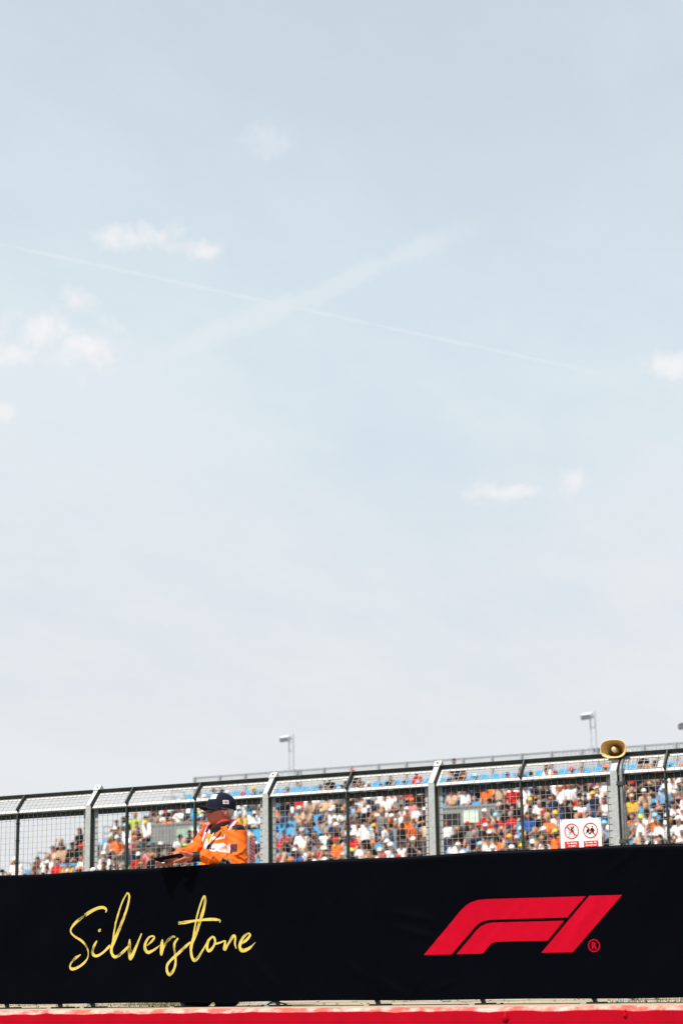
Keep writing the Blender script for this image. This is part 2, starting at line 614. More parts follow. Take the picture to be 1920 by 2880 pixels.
f = Field((-.06, -.06, -.02), (.06, .06, .06), .006)
f.ell((0, 0, 0), (.030, .022, .022), k=0)
p, q, _ = f.mesh()
cp = link('end_cap', np_mesh('end_cap', p, q), banner, [mat('pale_plastic', (.5, .49, .46), .5)])
cp.location = (-8.47, .03, BZ1 + .006)
# loose black cable end lying behind the feet
tag(MB().tube([(-7.16, 12.62, GZ + .012), (-7.11, 12.60, GZ + .03), (-7.05, 12.58, GZ + .026), (-6.99, 12.60, GZ + .010)], .006, 6).build('cable', M_BLACKM, None, True),
    'short end of black cable lying on the ground beneath the banner', 'cable')

# yellow brush lettering: ribbons printed on the cloth
STROKES = {
    'S': [(-8.3318, 0.7176, 0.0082), (-8.3263, 0.7386, 0.0185), (-8.3503, 0.7547, 0.0227), (-8.3977, 0.7533, 0.0247), (-8.4685, 0.7283, 0.0268), (-8.5393, 0.6897, 0.0268), (-8.5984, 0.6526, 0.0247), (-8.6336, 0.6197, 0.0185), (-8.6473, 0.591, 0.0144), (-8.6322, 0.5635, 0.0144), (-8.5957, 0.5385, 0.0165), (-8.5533, 0.5164, 0.0185), (-8.5168, 0.4867, 0.0185), (-8.4923, 0.4526, 0.0144), (-8.4831, 0.4141, 0.0082), (-8.4907, 0.3807, 0.0124), (-8.5138, 0.3525, 0.0185), (-8.5548, 0.3245, 0.0206), (-8.602, 0.3061, 0.0227), (-8.6355, 0.3067, 0.0227), (-8.6445, 0.3308, 0.0144), (-8.6272, 0.3593, 0.0144), (-8.592, 0.3874, 0.0227), (-8.5508, 0.4106, 0.0062)],
    'i': [(-8.4081, 0.5102, 0.0082), (-8.4253, 0.4847, 0.0206), (-8.4412, 0.4515, 0.0206), (-8.4441, 0.4181, 0.0227), (-8.4235, 0.3986, 0.0227), (-8.3905, 0.4008, 0.0185), (-8.3438, 0.4257, 0.0206), (-8.286, 0.4721, 0.0206)],
    'dot': [(-8.3965, 0.578, 0.0103), (-8.3872, 0.5864, 0.0247), (-8.3768, 0.5977, 0.0124)],
    'l': [(-8.2631, 0.505, 0.0165), (-8.2472, 0.6001, 0.0165), (-8.2195, 0.6951, 0.0165), (-8.1801, 0.7899, 0.0144), (-8.1458, 0.8416, 0.0124), (-8.1296, 0.8555, 0.0144), (-8.1152, 0.831, 0.0165), (-8.1271, 0.769, 0.0206), (-8.1608, 0.6839, 0.0227), (-8.206, 0.5895, 0.0268), (-8.2514, 0.5047, 0.033), (-8.2738, 0.4481, 0.0247), (-8.2672, 0.4099, 0.0247), (-8.2434, 0.3876, 0.0268), (-8.2143, 0.3918, 0.0227), (-8.1682, 0.4221, 0.0247), (-8.1165, 0.4637, 0.0165)],
    'v': [(-8.1092, 0.5148, 0.0103), (-8.1109, 0.4731, 0.0268), (-8.1077, 0.4162, 0.0309), (-8.1001, 0.3735, 0.0289), (-8.0751, 0.4108, 0.0268), (-8.0414, 0.4763, 0.0185), (-8.002, 0.554, 0.0124)],
    'e': [(-7.9548, 0.4641, 0.0082), (-7.9149, 0.4924, 0.0165), (-7.89, 0.5202, 0.0165), (-7.9062, 0.5328, 0.0124), (-7.9382, 0.5213, 0.0165), (-7.9665, 0.4841, 0.0227), (-7.9717, 0.4418, 0.0268), (-7.9484, 0.4149, 0.0247), (-7.9141, 0.4218, 0.0206), (-7.8743, 0.4416, 0.0144), (-7.8402, 0.4654, 0.0031)],
    'r': [(-7.8179, 0.5062, 0.0124), (-7.8231, 0.4575, 0.0309), (-7.827, 0.3956, 0.0206), (-7.8059, 0.4477, 0.0165), (-7.7665, 0.4985, 0.0247), (-7.727, 0.5229, 0.0185), (-7.7032, 0.5205, 0.0103)],
    's': [(-7.6782, 0.5124, 0.0144), (-7.7096, 0.4738, 0.0227), (-7.7092, 0.427, 0.0185), (-7.6997, 0.3708, 0.0185), (-7.7026, 0.3149, 0.0206), (-7.7248, 0.2687, 0.0247), (-7.7529, 0.2505, 0.0268), (-7.7735, 0.2741, 0.0227), (-7.7739, 0.3161, 0.0227), (-7.7425, 0.3529, 0.0206), (-7.6863, 0.3938, 0.0227), (-7.6191, 0.4438, 0.0247), (-7.5688, 0.48, 0.0165)],
    't': [(-7.5497, 0.4796, 0.0165), (-7.5356, 0.5632, 0.0144), (-7.5137, 0.6656, 0.0144), (-7.486, 0.7492, 0.0144), (-7.4616, 0.8029, 0.0144), (-7.4459, 0.8024, 0.0185), (-7.4501, 0.7387, 0.0247), (-7.48, 0.6459, 0.0268), (-7.5187, 0.5442, 0.0289), (-7.5519, 0.4796, 0.0289), (-7.5628, 0.424, 0.0247), (-7.5513, 0.368, 0.0247), (-7.5288, 0.349, 0.0268), (-7.501, 0.3671, 0.0227), (-7.4623, 0.4173, 0.0165), (-7.4269, 0.4694, 0.0103)],
    'bar': [(-7.6768, 0.6213, 0.0268), (-7.6203, 0.6244, 0.0247), (-7.5528, 0.632, 0.0185), (-7.4632, 0.6389, 0.0185), (-7.374, 0.6402, 0.0227), (-7.3185, 0.6321, 0.0165), (-7.3152, 0.6135, 0.0062)],
    'o': [(-7.3737, 0.5193, 0.0144), (-7.4125, 0.4858, 0.0206), (-7.4234, 0.4397, 0.0247), (-7.4067, 0.4134, 0.0227), (-7.3735, 0.4386, 0.0206), (-7.3548, 0.4753, 0.0185), (-7.3626, 0.5079, 0.0165), (-7.387, 0.5149, 0.0103)],
    'link': [(-7.368, 0.4598, 0.0103), (-7.3183, 0.4698, 0.0144), (-7.2742, 0.4846, 0.0103)],
    'n': [(-7.2676, 0.4863, 0.0124), (-7.2741, 0.4255, 0.0268), (-7.2412, 0.4635, 0.0185), (-7.2027, 0.5134, 0.0247), (-7.1841, 0.5065, 0.0144), (-7.1874, 0.4623, 0.0144), (-7.1765, 0.4253, 0.0062)],
    'e2': [(-7.1481, 0.4486, 0.0082), (-7.0881, 0.4877, 0.0227), (-7.0608, 0.5192, 0.0185), (-7.0771, 0.5316, 0.0124), (-7.1153, 0.5067, 0.0206), (-7.1426, 0.4613, 0.0247), (-7.1427, 0.4246, 0.0268), (-7.1155, 0.4103, 0.0289), (-7.0719, 0.4231, 0.0227), (-7.0393, 0.4453, 0.0124), (-7.0143, 0.4677, 0.0021)],
}
LOGO = [
    [(-5.6686, 0.3513), (-5.461, 0.3509), (-5.369, 0.4429), (-5.2794, 0.532), (-5.243, 0.5585), (-5.2071, 0.5712), (-5.1664, 0.5764), (-4.9063, 0.5765), (-4.6071, 0.5754), (-4.47, 0.7115), (-4.8016, 0.7134), (-5.1816, 0.7157), (-5.2529, 0.7116), (-5.3044, 0.6976), (-5.346, 0.6759), (-5.3882, 0.6404), (-5.5265, 0.497)],
    [(-5.4251, 0.352), (-5.23, 0.3519), (-5.1724, 0.4113), (-5.1498, 0.4244), (-5.1215, 0.4283), (-4.9322, 0.4277), (-4.7531, 0.4272), (-4.6293, 0.5554), (-4.9071, 0.5567), (-5.1469, 0.5577), (-5.1976, 0.5518), (-5.2387, 0.5355), (-5.27, 0.5108)],
    [(-4.8025, 0.3488), (-4.577, 0.3479), (-4.2138, 0.7119), (-4.4438, 0.7142)],
]
REG = (-4.4253, 0.3881); REG_R = 0.0468


def catmull(pts, per=10):
    p = np.array(pts, float)
    p = np.vstack([2 * p[0] - p[1], p, 2 * p[-1] - p[-2]])
    out = []
    for i in range(1, len(p) - 2):
        for t in np.linspace(0, 1, per, endpoint=False):
            out.append(.5 * (2 * p[i] + (p[i + 1] - p[i - 1]) * t + (2 * p[i - 1] - 5 * p[i] + 4 * p[i + 1] - p[i + 2]) * t * t
                             + (3 * p[i] - p[i - 1] - 3 * p[i + 1] + p[i + 2]) * t ** 3))
    out.append(p[-2])
    return np.array(out)


M_YEL = bpy.data.materials.new('banner_yellow_brush_print')
M_YEL.use_nodes = True
t = NT(M_YEL.node_tree)
b = M_YEL.node_tree.nodes['Principled BSDF']
b.inputs['Roughness'].default_value = 0.5
b.inputs['Specular IOR Level'].default_value = 0.25
uv = t.n('ShaderNodeUVMap')
su = t.n('ShaderNodeSeparateXYZ')
t.link(uv.outputs[0], su.inputs[0])
cu = t.n('ShaderNodeCombineXYZ')
t.put(cu.inputs[0], t.math('MULTIPLY', su.outputs[0], 9.0))
t.put(cu.inputs[1], t.math('MULTIPLY', su.outputs[1], 2.6))
streak = t.noise(cu.outputs[0], 1.6, 5.0, 0.65)
cv = t.n('ShaderNodeCombineXYZ')
t.put(cv.inputs[0], t.math('MULTIPLY', su.outputs[0], 6.0))
dry = t.noise(cv.outputs[0], 1.0, 1.0)
fac = t.step(t.math('ADD', streak, t.math('MULTIPLY', t.math('SUBTRACT', dry, 0.47), 0.9)), 0.60, 0.66)
t.link(t.mix(fac, (0.60, 0.465, 0.088, 1), (0.0009, 0.0014, 0.0034, 1)), b.inputs['Base Color'])
arc0 = 0.0
for si, (name, pts) in enumerate(STROKES.items()):
    c = catmull(pts, 12)
    # brush wobble
    c[:, 2] *= 0.94 + 0.10 * np.interp(np.arange(len(c)), np.arange(0, len(c), 4), rng.uniform(-1, 1, len(np.arange(0, len(c), 4))))
    tg = np.gradient(c[:, :2], axis=0)
    tg /= np.linalg.norm(tg, axis=1)[:, None] + 1e-9
    nr = np.stack([-tg[:, 1], tg[:, 0]], 1)
    arc = np.concatenate([[0], np.cumsum(np.linalg.norm(np.diff(c[:, :2], axis=0), axis=1))])
    vs, fs, uvs = [], [], []
    for i in range(len(c)):
        for j, v in enumerate((-1, -.5, 0, .5, 1)):
            q = c[i, :2] + nr[i] * v * max(c[i, 2], .002) * .5
            y = -float(drape(q[0], q[1])) - .0022 - .00025 * si - .0004 * arc[i]
            vs.append((q[0], y, q[1]))
            uvs.append((arc0 + arc[i], v))
        if i:
            for j in range(4):
                a = (i - 1) * 5 + j
                fs.append((a, a + 5, a + 6, a + 1))
    me = bpy.data.meshes.new('letter_stroke')
    me.from_pydata(vs, [], fs)
    ul = me.uv_layers.new(name='UVMap')
    for l in me.loops:
        ul.data[l.index].uv = uvs[l.vertex_index]
    me.polygons.foreach_set('use_smooth', [True] * len(me.polygons))
    link('letter_stroke', me, fabric, [M_YEL])
    arc0 += arc[-1] + 3.7


def poly_print(name, poly, m, parent, lift=.0022):
    bm = bmesh.new()
    vv = [bm.verts.new((x, 0, z)) for x, z in poly]
    bm.faces.new(vv)
    bmesh.ops.triangulate(bm, faces=bm.faces[:])
    P = np.array(poly)
    for ax, step in ((0, .022), (1, .022)):
        lo, hi = P[:, ax].min(), P[:, ax].max()
        for v in np.arange(lo + step * .5, hi, step):
            no = (1, 0, 0) if ax == 0 else (0, 0, 1)
            co = (v, 0, 0) if ax == 0 else (0, 0, v)
            bmesh.ops.bisect_plane(bm, geom=bm.verts[:] + bm.edges[:] + bm.faces[:], dist=1e-6, plane_co=co, plane_no=no)
    for v in bm.verts:
        v.co.y = -float(drape(v.co.x, v.co.z)) - lift
    bm.normal_update()
    bmesh.ops.recalc_face_normals(bm, faces=bm.faces[:])
    if sum(f.normal.y for f in bm.faces) > 0:
        bmesh.ops.reverse_faces(bm, faces=bm.faces[:])
    me = bpy.data.meshes.new(name)
    bm.to_mesh(me)
    bm.free()
    me.polygons.foreach_set('use_smooth', [True] * len(me.polygons))
    return link(name, me, parent, [m])


for poly in LOGO:
    poly_print('logo_bar', poly, M_BRED, fabric, lift=.0046)


def ring_mesh(cx, cz, ro, ri, y, n=40):
    vs, fs = [], []
    for k in range(n):
        a = 2 * math.pi * k / n
        vs += [(cx + ro * math.cos(a), y, cz + ro * math.sin(a)), (cx + ri * math.cos(a), y, cz + ri * math.sin(a))]
    for k in range(n):
        k2 = (k + 1) % n
        fs.append((2 * k, 2 * k + 1, 2 * k2 + 1, 2 * k2))
    return vs, fs


def text_mesh(name, body, size, loc, m, parent, bold=0.0, wide=1.0, align='CENTER'):
    """flat lettering standing in an XZ plane and facing -Y"""
    cu = bpy.data.curves.new('txt', 'FONT')
    cu.body = body
    cu.size = size
    cu.align_x = align
    cu.offset = bold
    cu.resolution_u = 3
    o = bpy.data.objects.new('txt', cu)
    col.objects.link(o)
    dg = bpy.context.evaluated_depsgraph_get()
    dg.update()
    tm = o.evaluated_get(dg).to_mesh()
    vs = [(loc[0] + v.co.x * wide, loc[1], loc[2] + v.co.y) for v in tm.vertices]
    fs = [tuple(p.vertices) for p in tm.polygons]
    o.evaluated_get(dg).to_mesh_clear()
    bpy.data.objects.remove(o)
    bpy.data.curves.remove(cu)
    return MB().add(vs, fs).build(name, m, parent)


yr = -float(drape(*REG)) - .004
REG_R *= .9
vs, fs = ring_mesh(REG[0], REG[1], REG_R, REG_R * .82, yr)
MB().add(vs, fs).build('registered_ring', M_BRED, fabric)
text_mesh('registered_letter', 'R', REG_R * 1.45, (REG[0], yr, REG[1] - REG_R * .5), M_BRED, fabric, bold=.002)

# ------------------------------------------------------------------ grass between the feet
b = MB()
for _ in range(1700):
    if rng.random() < .6:
        x, y = rng.normal(-7.9, .33), rng.uniform(12.7, 14.6)
        x -= (y - 12.2) * .5
    else:
        x, y = rng.uniform(-4.6, -2.5), rng.uniform(12.4, 14.4)
    h = rng.uniform(.012, .04)
    a = rng.uniform(0, 6.28)
    lx, ly = rng.normal(0, .012, 2)
    dx, dy = .0028 * math.cos(a), .0028 * math.sin(a)
    b.add([(x - dx, y - dy, GZ), (x + dx, y + dy, GZ), (x + lx, y + ly, GZ + h)], [(0, 1, 2)])
tag(b.build('grass', mat('dry_grass_blades', (0.17, 0.16, 0.05), .9, var=.3, vscale=20)), 'sparse dry grass tufts growing behind the banner', 'grass', kind='stuff')
b = MB()
for _ in range(160):
    x, y, s = rng.uniform(-11, -2), rng.uniform(12.3, 15.2), rng.uniform(.004, .011)
    b.obox((x, y, GZ + s * .4), (s, s * .3, 0), (-s * .3, s, 0), (0, 0, s * .6))
tag(b.build('gravel', mat('gravel', (.30, .27, .22), .9, var=.3, vscale=40)), 'scattered gravel chips on the dusty ground behind the banner', 'gravel', kind='stuff')

# ------------------------------------------------------------------ debris fence
fence = thing('debris_fence', (0, YF, 0), 'galvanised steel debris fence with wire mesh panels and a bent-back top', 'fence')
PX = [-12.70, -11.165, -9.635, -7.849, -6.325, -4.795, -3.262, -1.73]
MID = {2: [-9.234, -8.542]}
PW, RZ = .027, 1.688
SE = Vector((0, .66, .751))          # up the sloped top
SN = Vector((0, -.751, .66))         # its outward face
SO = Vector((0, -.030, RZ + .006))   # foot of the slope
SL = .191


def post(x, sl=.236):
    b = MB()
    f0, bk = -.034, .012
    zb = 1.718
    pr = [(f0, GZ), (f0, zb), (f0 + SE.y * sl, zb + SE.z * sl), (f0 + SE.y * sl - SN.y * .05, zb + SE.z * sl - SN.z * .05),
          (bk, zb - .012), (bk, GZ)]
    vs = [(x - PW, y, z) for y, z in pr] + [(x + PW, y, z) for y, z in pr]
    b.add(vs, [(0, 1, 4, 5), (1, 2, 3, 4), (11, 10, 7, 6), (10, 9, 8, 7)] + [(k, (k + 6), (k + 1) % 6 + 6, (k + 1) % 6) for k in range(6)])
    o = b.build('post', M_GALV, fence)
    bm = bmesh.new()
    bm.from_mesh(o.data)
    bmesh.ops.recalc_face_normals(bm, faces=bm.faces[:])
    bm.to_mesh(o.data)
    bm.free()
    c = Vector((x, f0, zb)) + SE * (sl - .020) + SN * .002 - SN * .024
    cp = MB().obox(c, (PW + .004, 0, 0), SE * .030, SN * .030).build('post_cap', M_GALV2, o)
    MB().tube([c + SN * .028, c + SN * .040], .006, 8).build('bolt', M_FRAME, o)
    MB().box(x - .07, x + .07, -.09, .07, GZ + .0005, GZ + .012).build('base_plate', M_GALV, o)
    return o


for x in PX:
    post(x, .140 if abs(x + 4.795) < .01 else .236)


def slope_box(x0, x1, e0, e1, n0, n1):
    c = SO + SE * ((e0 + e1) / 2) + SN * ((n0 + n1) / 2)
    c.x = (x0 + x1) / 2
    return c, ((x1 - x0) / 2, 0, 0), SE * ((e1 - e0) / 2), SN * ((n1 - n0) / 2)


ZLOW = .10
for i in range(len(PX) - 1):
    x0, x1 = PX[i] + PW + .010, PX[i + 1] - PW - .004
    mids = MID.get(i, [(PX[i] + PX[i + 1]) / 2])
    if i == 5:
        mids = [-4.389]
        mids = [-4.389, -3.83]
    # upright panel: flat galvanised border behind the mesh, dark outer flange standing forward
    fr = MB()
    fr.box(x0, x0 + .040, .0045, .0085, ZLOW, RZ - .006)
    fr.box(x1 - .042, x1, .0045, .0085, ZLOW, RZ - .006)
    fr.box(x0 + .04, x1 - .042, .0045, .0085, ZLOW, ZLOW + .04)
    po = fr.build('panel_border', M_GALV, fence)
    fl = MB()
    fl.box(x0 - .005, x0 - .0005, -.044, .010, ZLOW, RZ - .006)
    fl.box(x0, x1, -.040, .0040, RZ - .0055, RZ - .0005)
    fl.box(x0 + .04, x1 - .042, .0045, .0095, RZ - .050, RZ - .006)  # top border in dark steel: shadow below the flange put into colour
    fl.build('panel_flange', M_FRAME, fence)
    for mx in mids:
        MB().box(mx - .006, mx + .006, -.040, -.004, ZLOW, RZ - .007).build('mid_bar', M_FRAME, fence)
        MB().obox(*slope_box(mx - .006, mx + .006, .004, SL - .004, .004, .040)).build('slope_bar', M_FRAME, fence)
    # wire ties where mesh meets the bar
        for zt in (.55, 1.05, 1.17, 1.42, 1.60):
            zt += rng.normal(0, .03)
            MB().box(mx - .010, mx + .010, -.044, .006, zt - .003, zt + .003).build('wire_tie', M_BLACKM, fence)
    # sloped panel
    sb = MB()
    sb.obox(*slope_box(x0, x1, .0, .030, -.006, -.002))
    sb.obox(*slope_box(x0, x1, SL - .034, SL - .001, -.006, -.002))
    sb.obox(*slope_box(x0, x0 + .022, .031, SL - .035, -.006, -.002))
    sb.build('slope_border', M_GALV2, fence)
    sf = MB()
    sf.obox(*slope_box(x0 - .005, x1, SL, SL + .005, -.006, .036))
    sf.obox(*slope_box(x0 - .006, x0 - .001, 0, SL - .001, -.006, .036))
    sf.build('slope_flange', M_FRAME, fence)
    # wires
    wm = MB()
    r = .0012
    ph = random.uniform(0, .03)
    x = x0 + .02 + ph
    while x < x1 - .01:
        jx = rng.normal(0, .0012)
        wm.box(x + jx - r, x + jx + r, -.003, .000, ZLOW + .01, RZ - .012)
        x += .0502
    z = RZ - .050 - random.uniform(0, .02)
    while z > ZLOW:
        jz = rng.normal(0, .001)
        wm.box(x0 + .006, x1 - .006, .0005, .0038, z + jz - r, z + jz + r)
        z -= .0502
    x = x0 + .03 + ph
    while x < x1 - .01:
        c, ax, ay, az = slope_box(x - r, x + r, .004, SL - .008, .0015, .0045)
        wm.obox(c, ax, ay, az)
        x += .0502
    for e in (.040, .082, .124, .156):
        wm.obox(*slope_box(x0 + .004, x1 - .004, e - r, e + r, -.0015, .0014))
    wm.build('wire_mesh', M_WIRE, fence)

# ------------------------------------------------------------------ warning sign
sign = thing('warning_sign', (0, YF - .018, 0), 'white square prohibition sign with two red circles wired to the fence', 'sign')
M_SIGN = mat('sign_white', (.78, .77, .74), .45, 0, .3, var=.04, vscale=8)
M_SRED = mat('sign_red', (.62, .028, .020), .45, 0, .3)
M_SBLK = mat('sign_black', (.008, .008, .012), .45, 0, .3)
M_SWHT = mat('sign_letter_white', (.75, .74, .72), .45, 0, .3)
X0, X1, Z1, Z0 = -5.251, -4.918, 1.369, .93
bv = bevel(MB().box(X0, X1, 0, .003, Z0, Z1).build('board', M_SIGN, sign), .0008, 1)


def flat(name, polys, y, m):
    bb = MB()
    for p in polys:
        bm = bmesh.new()
        bm.faces.new([bm.verts.new((q[0], y, q[1])) for q in p])
        bmesh.ops.triangulate(bm, faces=bm.faces[:])
        bm.verts.index_update()
        fsx = []
        for f in bm.faces:
            f.normal_update()
            ids = [v.index for v in f.verts]
            fsx.append(ids if f.normal.y < 0 else ids[::-1])
        bb.add([v.co[:] for v in bm.verts], fsx)
        bm.free()
    return bb.build(name, m, sign)


def disc(x, z, r, n=14):
    return [(x + r * math.cos(2 * math.pi * k / n), z + r * math.sin(2 * math.pi * k / n)) for k in range(n)]


def bar(p, q, wd):
    d = Vector((q[0] - p[0], q[1] - p[1])).normalized() * wd / 2
    return [(p[0] - d.y, p[1] + d.x), (p[0] + d.y, p[1] - d.x), (q[0] + d.y, q[1] - d.x), (q[0] - d.y, q[1] + d.x)]


FIG = {'climber': [[(-5.1614, 1.3067, 0.00473)], [(-5.1638, 1.2956), (-5.1552, 1.3017), (-5.1421, 1.3153), (-5.1389, 1.312), (-5.1515, 1.2925), (-5.1524, 1.2847), (-5.1445, 1.2818), (-5.1425, 1.2649), (-5.1473, 1.2638), (-5.1495, 1.2763), (-5.1572, 1.2759), (-5.1665, 1.257), (-5.1717, 1.2585), (-5.1662, 1.2751), (-5.1653, 1.2828)]], 
       'ladder': [[(-5.1809, 1.3172), (-5.1813, 1.237)], [(-5.14, 1.3172), (-5.1402, 1.2376)], [(-5.1815, 1.3152), (-5.1402, 1.3131)], [(-5.1817, 1.3004), (-5.14, 1.3002)], [(-5.1815, 1.2862), (-5.1402, 1.2854)], [(-5.1817, 1.2706), (-5.14, 1.2699)], [(-5.1815, 1.2551), (-5.1405, 1.2542)], [(-5.1817, 1.2391), (-5.1401, 1.2387)]], 
       'boy': [[(-5.0203, 1.2951, 0.00473)], [(-5.0148, 1.2884), (-5.0083, 1.2816), (-5.0119, 1.2753), (-5.0181, 1.2782), (-5.0172, 1.2679), (-5.0112, 1.2496), (-5.017, 1.2452), (-5.0257, 1.2644), (-5.0427, 1.2536), (-5.0461, 1.2577), (-5.031, 1.2685), (-5.031, 1.2788), (-5.0343, 1.2674), (-5.0391, 1.2702), (-5.0352, 1.2829), (-5.0258, 1.2889)]], 
       'girl': [[(-4.9907, 1.3047, 0.00556)], [(-4.9966, 1.2952), (-4.9856, 1.2959), (-4.9779, 1.284), (-4.9674, 1.2745), (-4.9698, 1.272), (-4.9823, 1.2796), (-4.9788, 1.266), (-4.977, 1.2479), (-4.9825, 1.2469), (-4.9868, 1.2613), (-4.994, 1.2642), (-5.0087, 1.2456), (-5.014, 1.2484), (-5.0037, 1.2634), (-4.999, 1.2747), (-4.9984, 1.2863), (-5.0059, 1.275), (-5.0085, 1.2777), (-5.0038, 1.2891)]]}
flat('climber_symbol', [disc(*FIG['climber'][0][0]), FIG['climber'][1]], -.0014, M_SBLK)
flat('ladder_symbol', [bar(p[0], p[1], .0035 if k < 2 else .0016) for k, p in enumerate(FIG['ladder'])][:2], -.0010, M_SBLK)
flat('ladder_rungs', [bar(p[0], p[1], .0016) for p in FIG['ladder'][2:]], -.0006, M_SBLK)
flat('running_boy_symbol', [disc(*FIG['boy'][0][0]), FIG['boy'][1]], -.0010, M_SBLK)
flat('running_girl_symbol', [disc(*FIG['girl'][0][0]), FIG['girl'][1]], -.0014, M_SBLK)
for cx, cz in ((-5.1585, 1.277), (-5.0055, 1.276)):
    vs, fs = ring_mesh(cx, cz, .0592, .0515, -.0018, 44)
    MB().add(vs, fs).build('prohibition_ring', M_SRED, sign)
    flat('prohibition_bar', [bar((cx - .0395, cz + .0375), (cx + .0395, cz - .0375), .0085)], -.0022, M_SRED)


def rrect(xa, xb, za, zb, r=.006, n=5):
    out = []
    for cx, cz, a0 in ((xb - r, zb - r, 0), (xa + r, zb - r, 90), (xa + r, za + r, 180), (xb - r, za + r, 270)):
        out += [(cx + r * math.cos(math.radians(a0 + 90 * k / n)), cz + r * math.sin(math.radians(a0 + 90 * k / n))) for k in range(n + 1)]
    return out


flat('red_block', [rrect(-5.2185, -5.1022, 1.10, 1.2005)], -.0010, M_SRED)
flat('red_block', [rrect(-5.0638, -4.9480, 1.10, 1.1985)], -.0010, M_SRED)
for body, x, z in (('No climbing', -5.160, 1.1815), ('on debris', -5.160, 1.1615), ('No under 16s', -5.006, 1.1805), ('allowed in the', -5.006, 1.1605)):
    text_mesh('sign_text', body, .0175, (x, -.0016, z), M_SWHT, sign, bold=.0006, wide=.93 if len(body) < 13 else .86)
for x in (X0 + .012, X1 - .010):
    tb = MB().tube([(x - .004, -.004, Z1 - .014), (x + .002, -.006, Z1 - .006), (x + .005, .004, Z1 + .006), (x + .004, .022, Z1 + .002)], .0016, 5)
    tb.build('cable_tie', M_SBLK, sign)

# ------------------------------------------------------------------ horn loudspeaker and its pole
PXL = -4.728
pole = thing('loudspeaker_pole', (PXL, YF - .055, GZ), 'thin grey tube clamped to the fence post beneath the horn loudspeaker', 'pole')
MB().tube([(0, 0, 0), (0, 0, 1.70), (-.002, .03, 1.745), (-.008, .09, 1.785), (-.03, .15, 1.84)], .0135, 10).build('tube', mat('dull_tube', (.17, .175, .17), .5, .3, .4, var=.15, vscale=12), pole, True)
for z in (1.60, 1.165, .6):
    cl = MB().box(-.034, .021, -.021, .021, z - .014, z + .014)
    cl.build('clamp', M_FRAME, pole)
    MB().tube([(-.03, -.022, z), (-.03, -.034, z)], .005, 6).build('bolt', M_GALV, pole)
M_HORN = mat('beige_horn_plastic', (.68, .49, .215), .5, 0, .3, var=.06, vscale=5)
M_HORNW = mat('horn_dust_cap', (.50, .49, .47), .5, 0, .3)
horn = thing('horn_loudspeaker', (-4.800, YF + .005, 1.887), 'beige flared horn loudspeaker mounted on the fence post', 'loudspeaker', rz=math.radians(8))


def sup(a, bb, n=36, e=2.6):
    out = []
    bb *= 1.08
    for k in range(n):
        th = 2 * math.pi * k / n
        cx, sz = math.cos(th), math.sin(th)
        out.append((a * math.copysign(abs(cx) ** (2 / e), cx), bb * math.copysign(abs(sz) ** (2 / e), sz)))
    return out


def loft(stations, e=2.6):
    vs, fs = [], []
    n = 36
    for (a, bb, y, ee) in stations:
        vs += [(x, y, z) for x, z in sup(a, bb, n, ee)]
    for i in range(len(stations) - 1):
        for k in range(n):
            k2 = (k + 1) % n
            fs.append((i * n + k, i * n + k2, (i + 1) * n + k2, (i + 1) * n + k))
    return MB().add(vs, fs)


inner = [(.093, .061, .006, 2.7), (.090, .058, .012, 2.7), (.078, .052, .035, 2.6), (.064, .046, .065, 2.4), (.051, .041, .10, 2.2), (.042, .037, .135, 2), (.037, .034, .165, 2), (.002, .002, .168, 2)]
outer = [(.002, .002, .215, 2), (.040, .040, .213, 2), (.043, .043, .205, 2), (.043, .041, .15, 2), (.055, .046, .10, 2.2), (.069, .051, .065, 2.4), (.083, .057, .034, 2.6), (.096, .064, .012, 2.7), (.101, .067, .004, 2.7), (.101, .067, -.004, 2.7), (.097, .064, -.006, 2.7), (.093, .061, -.003, 2.7), (.093, .061, .006, 2.7)]
loft(outer + inner[1:]).build('horn_bell', M_HORN, horn, True)
loft([(.002, .002, .170, 2), (.026, .026, .166, 2), (.024, .024, .13, 2), (.020, .020, .07, 2), (.0185, .0185, .022, 2), (.0165, .0165, .017, 2), (.014, .014, .0172, 2)]).build('reflex_tube', M_HORN, horn, True)
loft([(.014, .014, .0172, 2), (.010, .010, .0150, 2), (.001, .001, .0140, 2)]).build('dust_cap', M_HORNW, horn, True)
MB().tube([(.03, .15, -.02), (.05, .13, -.045), (.055, .10, -.06)], .009, 8).build('bracket', M_FRAME, horn, True)
MB().tube([(.085, .12, .0), (.112, .10, -.01), (.120, .08, -.04), (.112, .07, -.075), (.095, .08, -.10), (.088, .10, -.16)], .0028, 6).build('cable', mat('white_cable', (.6, .6, .58), .5), horn, True)

# ------------------------------------------------------------------ grandstand opposite
SX0, SX1 = -46.9, -14.5
SY, SZ, RUN, RISE = 61.58, 3.75, .78, .226
R0, R1 = -7, 21
stand = thing('grandstand', ((SX0 + SX1) / 2, SY, -.05), 'raked concrete grandstand with blue seats packed with spectators beyond the track', 'grandstand')
SOX, SOZ = (SX0 + SX1) / 2, -.05
VOMS = [(-43.75, -41.35, 3, 8), (-30.65, -28.15, 3, 8)]


def row_start(i):
    return SX0 - max(0, i - 13) * .25


def sbox(b, x0, x1, y0, y1, z0, z1):
    return b.box(x0 - SOX, x1 - SOX, y0 - SY, y1 - SY, z0 - SOZ, z1 - SOZ)


